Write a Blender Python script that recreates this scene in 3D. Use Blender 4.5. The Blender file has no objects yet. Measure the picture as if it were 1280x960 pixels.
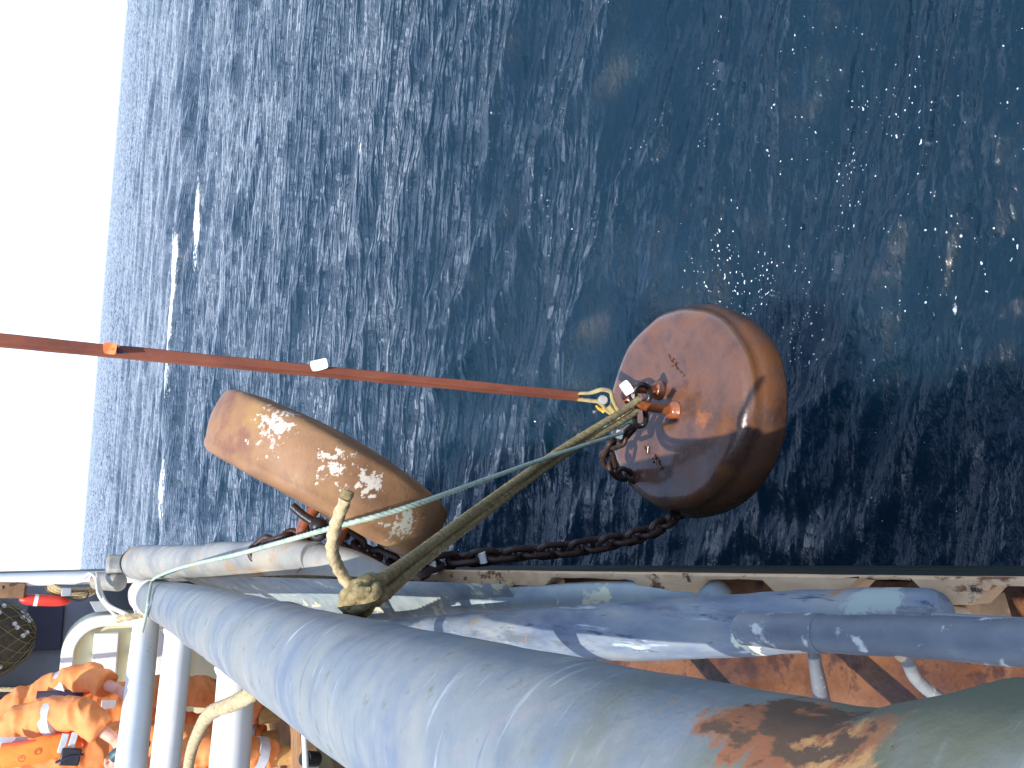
import bpy, bmesh, math, random
import numpy as np
from mathutils import Vector, Matrix, noise as mn
random.seed(4); rng = np.random.RandomState(7)
S = bpy.context.scene; COL = S.collection

# ------------------------------------------------------------------ camera
FPX = 1036.0; EYE = 3.4                       # focal length in photo pixels, eye height above the sea
PITCH = math.atan(519.7/FPX); AZ = math.radians(13.1)
F = Vector((math.sin(AZ)*math.cos(PITCH), math.cos(AZ)*math.cos(PITCH), -math.sin(PITCH)))
Rv = Vector((math.cos(AZ), -math.sin(AZ), 0)); Uv = Rv.cross(F)
IX = (-Uv*.9966+Rv*.0818).normalized(); IY = (-Uv*.0818-Rv*.9966).normalized()   # the photograph is turned on its side
CAM = Vector((0, 0, EYE))
cd = bpy.data.cameras.new('camera'); cam = bpy.data.objects.new('camera', cd); COL.objects.link(cam)
cd.sensor_width = 36; cd.lens = 36*FPX/1280; cd.clip_start = .02; cd.clip_end = 60000
m = Matrix.Identity(4)
for i in range(3):
    m[i][0] = IX[i]; m[i][1] = -IY[i]; m[i][2] = -F[i]; m[i][3] = CAM[i]
cam.matrix_world = m; S.camera = cam

# ------------------------------------------------------------------ light
SUN = Vector((-.285, -.46, 1)).normalized()
el = math.asin(SUN.z); rot = math.atan2(SUN.x, SUN.y)
sd = bpy.data.lights.new('sun', 'SUN'); sd.energy = 4.2; sd.angle = math.radians(.5); sd.color = (1, .95, .87)
so = bpy.data.objects.new('sun', sd); COL.objects.link(so); so.rotation_euler = (-SUN).to_track_quat('-Z', 'Y').to_euler()
so.location = (0, 0, 30)
w = bpy.data.worlds.new('World'); S.world = w; w.use_nodes = True
nt = w.node_tree; N = nt.nodes; L = nt.links; bg = N['Background']
sky = N.new('ShaderNodeTexSky'); sky.sky_type = 'NISHITA'; sky.sun_disc = False; sky.sun_elevation = el; sky.sun_rotation = rot
sky.air_density = 1.1; sky.dust_density = 1.2
tc = N.new('ShaderNodeTexCoord'); mp = N.new('ShaderNodeMapping'); mp.inputs['Scale'].default_value = (1, 1, 5)
L.new(tc.outputs['Generated'], mp.inputs[0])
cn = N.new('ShaderNodeTexNoise'); cn.inputs['Scale'].default_value = 2.2; cn.inputs['Detail'].default_value = 7; cn.inputs['Roughness'].default_value = .55
L.new(mp.outputs[0], cn.inputs['Vector'])
cr = N.new('ShaderNodeMapRange'); cr.inputs[1].default_value = .12; cr.inputs[2].default_value = .5
L.new(cn.outputs[0], cr.inputs[0])
sx = N.new('ShaderNodeSeparateXYZ'); L.new(tc.outputs['Generated'], sx.inputs[0])
lo = N.new('ShaderNodeMapRange'); lo.inputs[1].default_value = .0; lo.inputs[2].default_value = .8; lo.inputs[3].default_value = .9; lo.inputs[4].default_value = .6
L.new(sx.outputs[2], lo.inputs[0])
mu = N.new('ShaderNodeMath'); mu.operation = 'MULTIPLY'; L.new(cr.outputs[0], mu.inputs[0]); L.new(lo.outputs[0], mu.inputs[1])
ad = N.new('ShaderNodeMapRange'); ad.inputs[1].default_value = 0; ad.inputs[2].default_value = .16; ad.inputs[3].default_value = .45; ad.inputs[4].default_value = 0
L.new(sx.outputs[2], ad.inputs[0])
sm = N.new('ShaderNodeMath'); sm.operation = 'ADD'; sm.use_clamp = True; L.new(mu.outputs[0], sm.inputs[0]); L.new(ad.outputs[0], sm.inputs[1])
mx = N.new('ShaderNodeMix'); mx.data_type = 'RGBA'; L.new(sm.outputs[0], mx.inputs[0]); L.new(sky.outputs[0], mx.inputs[6]); 
ct = N.new('ShaderNodeValToRGB'); ce = ct.color_ramp.elements
for k_ in range(2): ce.new(.5)
for k_, (p_, c_) in enumerate(((0, (.66, .75, .92)), (.14, (.56, .68, .90)), (.42, (.43, .57, .86)), (.85, (.27, .41, .72)))): ce[k_].position = p_; ce[k_].color = (*c_, 1)
L.new(sx.outputs[2], ct.inputs[0]); cs = N.new('ShaderNodeVectorMath'); cs.operation = 'SCALE'; cs.inputs[3].default_value = 10; L.new(ct.outputs[0], cs.inputs[0]); L.new(cs.outputs[0], mx.inputs[7])
L.new(mx.outputs[2], bg.inputs[0]); bg.inputs[1].default_value = .145
S.view_settings.view_transform = 'Standard'; S.view_settings.look = 'None'; S.view_settings.exposure = .62; S.view_settings.gamma = 1
S.render.engine = 'CYCLES'; S.render.resolution_x = 1024; S.render.resolution_y = 768
S.cycles.max_bounces = 5

# ------------------------------------------------------------------ photo measurements to places in the world
def ray(x, y): return IX*((x-640)/FPX)+IY*((y-480)/FPX)+F
def onz(x, y, z): d = ray(x, y); return CAM+d*((z-EYE)/d.z)
def onb(x, y, b): return onz(x, y, EYE-b)
def ony(x, y, Y): d = ray(x, y); return CAM+d*(Y/d.y)
def hitpipe(x, y, X=-.21, b=.44, R=.114):      # point of the top rail seen at a photo position
    d = ray(x, y); A = d.x*d.x+d.z*d.z; B = -2*(d.x*X-d.z*b); C = X*X+b*b-R*R; q = max(0, B*B-4*A*C); return tuple(CAM+d*((-B-math.sqrt(q))/(2*A)))
def atd(x, y, D): return CAM+ray(x, y).normalized()*D

# ------------------------------------------------------------------ materials
def lin(c): return tuple(((v/255)/12.92 if v/255 <= .04045 else ((v/255+.055)/1.055)**2.4) for v in c)
def mat(name, cols, scale=6, detail=6, stretch=(1, 1, 1), rough=(.5, .7), metal=0, bump=.2, bscale=None, over=(), coat=0, rotz=0, dist=0, bdist=.004, obj=False, spec=.5):
    """cols: colour stops along a noise. over: (scale, threshold, softness, colour, rough, stretch, spot(centre, radius) or None)"""
    m = bpy.data.materials.new(name); m.use_nodes = True; t = m.node_tree; n = t.nodes; l = t.links; b = n['Principled BSDF']
    g = n.new('ShaderNodeTexCoord' if obj else 'ShaderNodeNewGeometry'); pos = g.outputs['Object' if obj else 'Position']
    def mapped(st, rz=0):
        q = n.new('ShaderNodeMapping'); q.inputs['Scale'].default_value = st; q.inputs['Rotation'].default_value = (0, 0, rz); l.new(pos, q.inputs[0]); return q.outputs[0]
    def noi(sc, st, de=detail, rz=0, ro=.6, di=0):
        q = n.new('ShaderNodeTexNoise'); q.inputs['Scale'].default_value = sc; q.inputs['Detail'].default_value = de; q.inputs['Roughness'].default_value = ro; q.inputs['Distortion'].default_value = di
        l.new(mapped(st, rz), q.inputs['Vector']); return q.outputs[0]
    base = noi(scale, stretch, rz=rotz, di=dist)
    cr = n.new('ShaderNodeValToRGB'); e = cr.color_ramp.elements
    k = len(cols)
    while len(e) < k: e.new(.5)
    for i, c in enumerate(cols): e[i].position = .3+.4*i/max(1, k-1); e[i].color = (*lin(c), 1)
    l.new(base, cr.inputs[0]); col = cr.outputs[0]
    rr = n.new('ShaderNodeMapRange'); rr.inputs[1].default_value = .3; rr.inputs[2].default_value = .7; rr.inputs[3].default_value = rough[0]; rr.inputs[4].default_value = rough[1]
    l.new(noi(scale*2.3, stretch), rr.inputs[0]); ro = rr.outputs[0]
    for ov in over:
        sc, th, so_, c, r, st = ov[:6]; spot = ov[6] if len(ov) > 6 else None
        f = noi(sc, st, 7, ro=.65)
        if spot:
            vs = n.new('ShaderNodeVectorMath'); vs.operation = 'SUBTRACT'; l.new(pos, vs.inputs[0]); vs.inputs[1].default_value = spot[0]
            vd = n.new('ShaderNodeVectorMath'); vd.operation = 'DIVIDE'; l.new(vs.outputs[0], vd.inputs[0]); rd = spot[1]; vd.inputs[1].default_value = rd if hasattr(rd, '__len__') else (rd, rd, rd)
            vl = n.new('ShaderNodeVectorMath'); vl.operation = 'LENGTH'; l.new(vd.outputs[0], vl.inputs[0])
            a = n.new('ShaderNodeMapRange'); a.inputs[1].default_value = 0; a.inputs[2].default_value = 1.5; a.inputs[3].default_value = .25; a.inputs[4].default_value = -.3; l.new(vl.outputs[1], a.inputs[0])
            s2 = n.new('ShaderNodeMath'); s2.operation = 'ADD'; l.new(f, s2.inputs[0]); l.new(a.outputs[0], s2.inputs[1]); f = s2.outputs[0]
        mr = n.new('ShaderNodeMapRange'); mr.inputs[1].default_value = th-so_; mr.inputs[2].default_value = th+so_; l.new(f, mr.inputs[0])
        x = n.new('ShaderNodeMix'); x.data_type = 'RGBA'; l.new(mr.outputs[0], x.inputs[0]); l.new(col, x.inputs[6]); x.inputs[7].default_value = (*lin(c), 1); col = x.outputs[2]
        y = n.new('ShaderNodeMix'); y.data_type = 'FLOAT'; l.new(mr.outputs[0], y.inputs[0]); l.new(ro, y.inputs[2]); y.inputs[3].default_value = r; ro = y.outputs[0]
    l.new(col, b.inputs['Base Color']); l.new(ro, b.inputs['Roughness']); b.inputs['Metallic'].default_value = metal
    b.inputs['Coat Weight'].default_value = coat; b.inputs['Coat Roughness'].default_value = .12; b.inputs['Specular IOR Level'].default_value = spec
    if bump:
        bp = n.new('ShaderNodeBump'); bp.inputs['Strength'].default_value = bump; bp.inputs['Distance'].default_value = bdist
        l.new(noi(bscale or scale*4, stretch, 8), bp.inputs['Height']); l.new(bp.outputs[0], b.inputs['Normal'])
    return m

# ------------------------------------------------------------------ mesh helpers
class MB:
    def __init__(s): s.v = []; s.f = []
    def box(s, c, size, M=None):
        M = M or Matrix.Identity(3); k = len(s.v); c = Vector(c)
        for x in (-1, 1):
            for y in (-1, 1):
                for z in (-1, 1): s.v.append(c+M@Vector((x*size[0]/2, y*size[1]/2, z*size[2]/2)))
        for q in ((0, 1, 3, 2), (4, 6, 7, 5), (0, 4, 5, 1), (2, 3, 7, 6), (0, 2, 6, 4), (1, 5, 7, 3)): s.f.append([k+i for i in q])
        return s
    def tube(s, pts, rad, seg=12, lobes=0, lobe=.0, twist=0, caps=True, flat=1, up=None, closed=False):
        pts = [Vector(p) for p in pts]; n = len(pts)
        if not hasattr(rad, '__len__'): rad = [rad]*n
        T = []
        for i in range(n):
            a = pts[(i-1) % n] if closed or i > 0 else pts[0]; b = pts[(i+1) % n] if closed or i < n-1 else pts[-1]
            T.append((b-a).normalized())
        u = up or Vector((.31, .2, .93))
        nrm = (u-T[0]*u.dot(T[0])).normalized(); k = len(s.v); dist = 0
        for i in range(n):
            nrm = (nrm-T[i]*nrm.dot(T[i])).normalized(); bi = T[i].cross(nrm)
            if i: dist += (pts[i]-pts[i-1]).length
            for j in range(seg):
                a = 2*math.pi*j/seg; rr = rad[i]*(1+lobe*abs(math.cos(lobes*(a-twist*dist)/2)) - lobe*.5 if lobes else 1)
                s.v.append(pts[i]+nrm*math.cos(a)*rr*flat+bi*math.sin(a)*rr)
        for i in range(n if closed else n-1):
            i2 = (i+1) % n
            for j in range(seg): j2 = (j+1) % seg; s.f.append([k+i*seg+j, k+i*seg+j2, k+i2*seg+j2, k+i2*seg+j])
        if caps and not closed: s.f.append([k+j for j in range(seg)][::-1]); s.f.append([k+(n-1)*seg+j for j in range(seg)])
        return s
    def rev(s, prof, c, axis=(0, 0, 1), seg=32, xdir=None):
        c = Vector(c); az = Vector(axis).normalized(); ax = (xdir or az.orthogonal()).normalized(); ay = az.cross(ax); k = len(s.v)
        for r, h in prof:
            for j in range(seg):
                a = 2*math.pi*j/seg; s.v.append(c+az*h+(ax*math.cos(a)+ay*math.sin(a))*r)
        for i in range(len(prof)-1):
            for j in range(seg): j2 = (j+1) % seg; s.f.append([k+i*seg+j, k+i*seg+j2, k+(i+1)*seg+j2, k+(i+1)*seg+j])
        s.f.append([k+j for j in range(seg)][::-1]); s.f.append([k+(len(prof)-1)*seg+j for j in range(seg)])
        return s
    def ball(s, c, r, seg=16, rings=10, axis=(0, 0, 1)):
        r3 = r if hasattr(r, '__len__') else (r, r, r); c = Vector(c); k = len(s.v)
        for i in range(1, rings):
            t = math.pi*i/rings
            for j in range(seg):
                a = 2*math.pi*j/seg; s.v.append(c+Vector((r3[0]*math.sin(t)*math.cos(a), r3[1]*math.sin(t)*math.sin(a), r3[2]*math.cos(t))))
        s.v.append(c+Vector((0, 0, r3[2]))); s.v.append(c-Vector((0, 0, r3[2]))); a = len(s.v)-2; b = a+1
        for i in range(rings-2):
            for j in range(seg): j2 = (j+1) % seg; s.f.append([k+i*seg+j, k+(i+1)*seg+j, k+(i+1)*seg+j2, k+i*seg+j2])
        for j in range(seg): j2 = (j+1) % seg; s.f.append([a, k+j, k+j2]); s.f.append([b, k+(rings-2)*seg+j2, k+(rings-2)*seg+j])
        return s
    def quad(s, *p):
        k = len(s.v); s.v += [Vector(q) for q in p]; s.f.append(list(range(k, k+len(p)))); return s
    def prism(s, poly, d):     # poly: world points, extruded by vector d
        k = len(s.v); n = len(poly); d = Vector(d); s.v += [Vector(p) for p in poly]+[Vector(p)+d for p in poly]
        s.f.append(list(range(k, k+n))); s.f.append([k+n+i for i in range(n)][::-1])
        for i in range(n): j = (i+1) % n; s.f.append([k+j, k+i, k+n+i, k+n+j])
        return s
    def mesh(s, name, base=(0, 0, 0)):
        me = bpy.data.meshes.new(name); b = Vector(base); me.from_pydata([tuple(v-b) for v in s.v], [], s.f); me.update()
        bm = bmesh.new(); bm.from_mesh(me); bmesh.ops.recalc_face_normals(bm, faces=bm.faces); bm.to_mesh(me); bm.free(); return me
    def build(s, name, ma, parent=None, smooth=True, bevel=0, rough=0, rs=8, base=None, angle=40):
        if parent is not None: b = BASE[parent]
        else:
            b = Vector(base) if base is not None else sum(s.v, Vector())/len(s.v)
        me = s.mesh(name, b)
        if rough:
            for v in me.vertices:
                p = v.co*rs; v.co += mn.noise_vector(p)*rough+mn.noise_vector(p*3.1)*rough*.35
        me.materials.append(ma)
        if smooth:
            me.shade_smooth()
            try: me.set_sharp_from_angle(angle=math.radians(angle))
            except Exception: pass
        o = bpy.data.objects.new(name, me); COL.objects.link(o)
        if parent is not None: o.parent = parent
        else: o.location = b
        BASE[o] = b
        if bevel:
            q = o.modifiers.new('bevel', 'BEVEL'); q.width = bevel; q.segments = 2; q.limit_method = 'ANGLE'
        return o
BASE = {}
def tag(o, label=None, cat=None, group=None, kind=None):
    if label: o['label'] = label
    if cat: o['category'] = cat
    if group: o['group'] = group
    if kind: o['kind'] = kind
    return o
def thing(name, base, label, cat, group=None):
    e = bpy.data.objects.new(name, None); COL.objects.link(e); e.location = base; e.empty_display_size = .1; BASE[e] = Vector(base)
    return tag(e, label, cat, group)
def struct(o): o['kind'] = 'structure'; return o
def bez(pts, n=12):           # Catmull-Rom through pts
    pts = [Vector(p) for p in pts]; P = [2*pts[0]-pts[1]]+pts+[2*pts[-1]-pts[-2]]; out = []
    for i in range(1, len(P)-2):
        for k in range(n):
            t = k/n; a, b, c, d = P[i-1:i+3]
            out.append(.5*((2*b)+(c-a)*t+(2*a-5*b+4*c-d)*t*t+(3*b-a-3*c+d)*t**3))
    out.append(pts[-1]); return out
def rope_mb(pts, r, n=14, seg=18, pitch=None, mb=None, closed=False):
    mb = mb or MB(); p = bez(pts, n); step = r*.9     # resample evenly
    q = [p[0]]
    for a in p[1:]:
        while (a-q[-1]).length > step: q.append(q[-1]+(a-q[-1]).normalized()*step)
    q.append(p[-1])
    return mb.tube(q, r, seg, lobes=3, lobe=.42, twist=2*math.pi/((pitch or 7)*r))

# ------------------------------------------------------------------ the sea
def sea():
    # angular rows: dense over the open side, coarse elsewhere; radial spacing logarithmic
    dense = np.linspace(math.radians(-24), math.radians(56), 720)
    coarse = np.linspace(math.radians(56), math.radians(336), 90)[1:]
    th = np.concatenate([dense, coarse[:-1]])
    r = np.concatenate([np.array([.3, 1.0, 1.6]), np.geomspace(2.2, 3000, 1290), np.geomspace(3100, 30000, 40)])
    TH, RR = np.meshgrid(th, r)
    X = np.sin(TH)*RR; Y = np.cos(TH)*RR; Z = np.zeros_like(X); DX = np.zeros_like(X); DY = np.zeros_like(X)
    cell = RR*.0056+.003
    wx = X+.35*np.sin(.31*Y+.9)+.22*np.sin(.83*Y+.47*X)+.12*np.sin(2.1*X-1.3*Y); wy = Y+.4*np.sin(.27*X-.4)+.2*np.sin(.71*X-.53*Y+2)
    gust = .75+.35*np.sin(.21*X+.13*Y+1)*np.sin(.17*Y-.09*X)+.22*np.sin(.9*X+.35*Y)*np.sin(.6*Y+2.)
    # short waves run mostly towards the ship (crests lie along the horizon), with a slanting cross sea
    nW = 120
    for i in range(nW):
        lam = 16*(.085/16)**(i/(nW-1)); k = 2*math.pi/lam
        s = rng.rand()
        if lam > 2.5: d = math.radians(rng.normal(186, 16)); slope = .018 if lam > 6 else .022
        elif s < .6: d = math.radians(rng.normal(197, 18)); slope = .032
        else: d = math.radians(rng.normal(226, 18)); slope = .036
        if lam < .5: slope *= 1.0
        kx, ky = math.sin(d)*k, math.cos(d)*k
        att = np.clip((lam/cell-2.2)/3, 0, 1)
        if att.max() <= 0: continue
        ph = kx*wx+ky*wy+rng.rand()*6.28; A = slope/k*att*(gust if lam < 3 else 1)
        c = np.cos(ph); Z += A*c; q = A*np.sin(ph)*.8; DX -= q*kx/k; DY -= q*ky/k
    # short steep wavelets with sharp crests, in patches
    for i in range(11):
        lam = (.26, .34, .42, .5, .62, .75, .9, 1.1, 1.4, 1.8, 2.4)[i]; k = 2*math.pi/lam; d = math.radians(rng.normal(212, 17)); kx, ky = math.sin(d)*k, math.cos(d)*k
        att = np.clip((lam/cell-4)/5, 0, 1)
        if att.max() <= 0: continue
        u = X*math.cos(d)-Y*math.sin(d); q1, q2, q3 = rng.rand(3)*6.28
        ph = kx*X+ky*Y+1.5*np.sin(u*1.1/lam+q1+.7*np.sin(.5*X/lam+q2))+1.1*np.sin(.45*(kx*X+ky*Y)+u*.6/lam+q3)
        pm = np.clip(.15+.85*np.sin(.33*u/lam+q2+1.2*np.sin(Y/lam*.21+q1))*np.sin((kx*X+ky*Y)*.17+q3)+.3, 0, 1)
        Z += lam*.019*att*pm*(1-np.abs(np.sin(ph/2)))**1.6*2
    Z += rng.normal(0, 1, X.shape)*np.minimum(cell*.06, .45)*np.clip((RR-35)/160, 0, 1)
    # a breaking crest out on the water, and churned water below the hanging sinker
    foam = np.zeros_like(X)
    bc = onz(228, 385, 0); ux = np.cos(.12); uy = np.sin(.12)
    a = (X-bc.x)*ux+(Y-bc.y)*uy; b = -(X-bc.x)*uy+(Y-bc.y)*ux+.8*np.sin(a*.35)
    Z += .42*np.exp(-(b/1.6)**2-(a/16)**2)
    foam += (.50+.10*np.sin(a*2.3+1)*np.sin(a*5.1))*np.exp(-((b+.3+.5*np.sin(a*.9))/.7)**2)*np.exp(-(a/3.6)**4)+.42*np.exp(-((b-.3)/2.0)**2)*np.exp(-(a/9)**2)
    for (px, py, la, lb, st) in ((196, 480, 1.6, .6, .5), (213, 575, 3, .4, .46), (246, 270, 3, .6, .75), (265, 225, 2.2, .5, .6), (197, 120, 2.5, .8, .8), (448, 205, .5, .12, .8), (152, 215, 9, 2.5, .8), (131, 360, 12, 4, .8), (105, 640, 10, 5, .7), (190, 180, 3, .9, .6), (141, 420, 8, 4, .75)):
        c = onz(px, py, 0); foam += st*np.exp(-(((X-c.x)/la)**2+((Y-c.y)/lb)**2))
    for (px, py, s_) in ((1045, 190, .06), (1190, 378, .07), (1212, 378, .05), (1208, 262, .05), (1275, 290, .05), (1160, 385, .03)):
        c = onz(px, py, 0); foam += .56*np.exp(-(((X-c.x)/s_)**2+((Y-c.y)/(s_*.55))**2))
    foam += np.clip((Z-.20)*2.2, 0, .45)*(RR > 18)*.9*(np.sin(X*.13+Y*.05)*np.sin(Y*.021-X*.03) > .35)
    c0 = onz(990, 520, 0); rr = np.hypot(X-c0.x, Y-c0.y)
    Z += .016*np.cos(rr*17)*np.exp(-((rr-.5)/.45)**2)+.012*np.sin(9*X+23*Y)*np.exp(-(rr/.7)**2)
    foam += .16*np.exp(-((rr-.45)/.25)**2)
    glint_fleck = np.zeros_like(X)  # sun sparkle on the near water, painted as small white flecks
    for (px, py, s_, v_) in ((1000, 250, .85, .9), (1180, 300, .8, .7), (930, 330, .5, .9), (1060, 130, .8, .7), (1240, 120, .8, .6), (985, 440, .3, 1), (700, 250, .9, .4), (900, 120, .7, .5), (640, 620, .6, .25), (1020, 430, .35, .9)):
        c = onz(px, py, 0); glint_fleck = np.maximum(glint_fleck, v_*np.exp(-(((X-c.x)**2+(Y-c.y)**2)/s_**2)))
    nr, na = X.shape
    co = np.empty((nr*na, 3), np.float32); co[:, 0] = (X+DX).ravel(); co[:, 1] = (Y+DY).ravel(); co[:, 2] = Z.ravel()
    idx = np.arange(nr*na).reshape(nr, na); A = idx[:-1]; B = idx[1:]
    quads = np.stack([A, B, np.roll(B, -1, 1), np.roll(A, -1, 1)], -1).reshape(-1, 4)
    me = bpy.data.meshes.new('sea'); me.vertices.add(len(co)); me.vertices.foreach_set('co', co.ravel())
    me.loops.add(quads.size); me.loops.foreach_set('vertex_index', quads.ravel().astype(np.int32))
    me.polygons.add(len(quads)); me.polygons.foreach_set('loop_start', np.arange(0, quads.size, 4, dtype=np.int32))
    me.update(calc_edges=True); me.shade_smooth()
    at = me.attributes.new('foam', 'FLOAT', 'POINT'); at.data.foreach_set('value', foam.ravel().astype(np.float32))
    at = me.attributes.new('glint_fleck', 'FLOAT', 'POINT'); at.data.foreach_set('value', glint_fleck.ravel().astype(np.float32))
    o = bpy.data.objects.new('sea', me); COL.objects.link(o); struct(o)
    if me.polygons[5000].normal.z < 0: me.flip_normals()
    mt = bpy.data.materials.new('sea_water'); mt.use_nodes = True; t = mt.node_tree; n = t.nodes; l = t.links; b = n['Principled BSDF']
    g = n.new('ShaderNodeNewGeometry')
    def noi(sc, st, de, ro=.55, rz=0):
        q = n.new('ShaderNodeMapping'); q.inputs['Scale'].default_value = st; q.inputs['Rotation'].default_value = (0, 0, rz); l.new(g.outputs['Position'], q.inputs[0])
        z = n.new('ShaderNodeTexNoise'); z.inputs['Scale'].default_value = sc; z.inputs['Detail'].default_value = de; z.inputs['Roughness'].default_value = ro; l.new(q.outputs[0], z.inputs['Vector']); return z.outputs[0]
    b1 = n.new('ShaderNodeBump'); b1.inputs['Strength'].default_value = 1; b1.inputs['Distance'].default_value = .045; l.new(noi(4.5, (.45, 1, 1), 5, .6, .5), b1.inputs['Height'])
    b2 = n.new('ShaderNodeBump'); b2.inputs['Strength'].default_value = 1; b2.inputs['Distance'].default_value = .12; l.new(noi(.9, (.45, 1, 1), 4, .6, .35), b2.inputs['Height'])
    b3 = n.new('ShaderNodeBump'); b3.inputs['Strength'].default_value = .6; b3.inputs['Distance'].default_value = .022; l.new(noi(26, (.5, 1, 1), 4, .6, .4), b3.inputs['Height'])
    l.new(b2.outputs[0], b1.inputs['Normal']); l.new(b1.outputs[0], b3.inputs['Normal']); 
    prev = b3.outputs[0]
    # fine capillary ripples lying along the slanting crests, strongest near the ship
    for sc_, rz_, dd_, ds_ in ((2.6, 1.12, .010, 5), (4.6, 1.0, .006, 7), (1.3, 1.28, .018, 4)):
        q = n.new('ShaderNodeMapping'); q.inputs['Rotation'].default_value = (0, 0, (.75 if sc_ > 2 else .5)); q.inputs['Scale'].default_value = (.35, 1, 1); l.new(g.outputs['Position'], q.inputs[0])
        wv_ = n.new('ShaderNodeTexWave'); wv_.bands_direction = 'Y'; wv_.inputs['Scale'].default_value = sc_; wv_.inputs['Distortion'].default_value = ds_; wv_.inputs['Detail'].default_value = 3; wv_.inputs['Detail Scale'].default_value = 1.6; wv_.inputs['Detail Roughness'].default_value = .6; l.new(q.outputs[0], wv_.inputs['Vector'])
        bb = n.new('ShaderNodeBump'); bb.inputs['Distance'].default_value = dd_; l.new(wv_.outputs['Fac'], bb.inputs['Height']); l.new(prev, bb.inputs['Normal']); prev = bb.outputs[0]
    cur = prev
    # beyond the mesh's finest waves the unresolved chop is carried by the normals
    ln = n.new('ShaderNodeVectorMath'); ln.operation = 'LENGTH'; l.new(g.outputs['Position'], ln.inputs[0])
    amp = n.new('ShaderNodeMapRange'); amp.inputs[1].default_value = 12; amp.inputs[2].default_value = 260; amp.inputs[3].default_value = 1; amp.inputs[4].default_value = 3.0; l.new(ln.outputs['Value'], amp.inputs[0])
    for sc_, k_, st_ in ((2.0, .40, (.45, 1, 1)), (9, .6, (.5, 1, 1)), (34, .7, (.55, 1, 1))):
        q = n.new('ShaderNodeMapping'); q.inputs['Scale'].default_value = st_; q.inputs['Rotation'].default_value = (0, 0, .12); l.new(g.outputs['Position'], q.inputs[0])
        z = n.new('ShaderNodeTexNoise'); z.inputs['Scale'].default_value = sc_; z.inputs['Detail'].default_value = 2; l.new(q.outputs[0], z.inputs['Vector'])
        v1 = n.new('ShaderNodeVectorMath'); v1.operation = 'SUBTRACT'; l.new(z.outputs['Color'], v1.inputs[0]); v1.inputs[1].default_value = (.5, .5, .5)
        vs = n.new('ShaderNodeVectorMath'); vs.operation = 'SCALE'; l.new(v1.outputs[0], vs.inputs[0]); l.new(amp.outputs[0], vs.inputs[3])
        v2 = n.new('ShaderNodeVectorMath'); v2.operation = 'MULTIPLY_ADD'; l.new(vs.outputs[0], v2.inputs[0]); v2.inputs[1].default_value = (k_*.6, k_, 0); l.new(cur, v2.inputs[2]); cur = v2.outputs[0]
    vn = n.new('ShaderNodeVectorMath'); vn.operation = 'NORMALIZE'; l.new(cur, vn.inputs[0]); l.new(vn.outputs[0], b.inputs['Normal'])
    af = n.new('ShaderNodeAttribute'); af.attribute_name = 'foam'
    f1 = noi(7, (1, 1, 1), 8, .72); f0 = noi(1.1, (.35, 1, 1), 6, .7)
    a0 = n.new('ShaderNodeMath'); a0.operation = 'ADD'; l.new(f1, a0.inputs[0]); l.new(f0, a0.inputs[1])
    a1 = n.new('ShaderNodeMath'); a1.operation = 'ADD'; l.new(a0.outputs[0], a1.inputs[0]); l.new(af.outputs['Fac'], a1.inputs[1])
    mr = n.new('ShaderNodeMapRange'); mr.inputs[1].default_value = 1.50; mr.inputs[2].default_value = 1.62; 
    ak = n.new('ShaderNodeAttribute'); ak.attribute_name = 'glint_fleck'; fk = noi(70, (.8, 1, 1), 0); fp = noi(3.2, (.6, 1, 1), 3)
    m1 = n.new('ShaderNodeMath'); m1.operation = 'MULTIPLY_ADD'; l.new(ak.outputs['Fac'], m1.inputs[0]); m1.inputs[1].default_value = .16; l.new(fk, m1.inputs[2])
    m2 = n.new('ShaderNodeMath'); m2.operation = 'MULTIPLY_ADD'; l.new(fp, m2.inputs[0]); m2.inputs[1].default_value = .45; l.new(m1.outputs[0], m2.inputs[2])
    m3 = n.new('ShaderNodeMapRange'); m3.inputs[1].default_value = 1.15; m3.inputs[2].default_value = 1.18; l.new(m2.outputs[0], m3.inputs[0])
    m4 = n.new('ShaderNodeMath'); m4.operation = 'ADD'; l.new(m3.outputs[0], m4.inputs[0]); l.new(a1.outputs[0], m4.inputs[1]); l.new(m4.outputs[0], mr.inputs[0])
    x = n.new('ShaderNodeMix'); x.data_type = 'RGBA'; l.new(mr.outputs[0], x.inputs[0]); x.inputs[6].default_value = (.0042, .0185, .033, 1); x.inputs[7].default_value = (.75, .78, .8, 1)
    l.new(x.outputs[2], b.inputs['Base Color'])
    y = n.new('ShaderNodeMapRange'); y.inputs[3].default_value = .03; y.inputs[4].default_value = .8; l.new(mr.outputs[0], y.inputs[0]); l.new(y.outputs[0], b.inputs['Roughness'])
    b.subsurface_method = 'BURLEY'; b.inputs['Subsurface Weight'].default_value = 1; b.inputs['Subsurface Radius'].default_value = (.5, .9, 1.0); b.inputs['Subsurface Scale'].default_value = .8
    b.inputs['IOR'].default_value = 1.333
    me.materials.append(mt)
sea()

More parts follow.
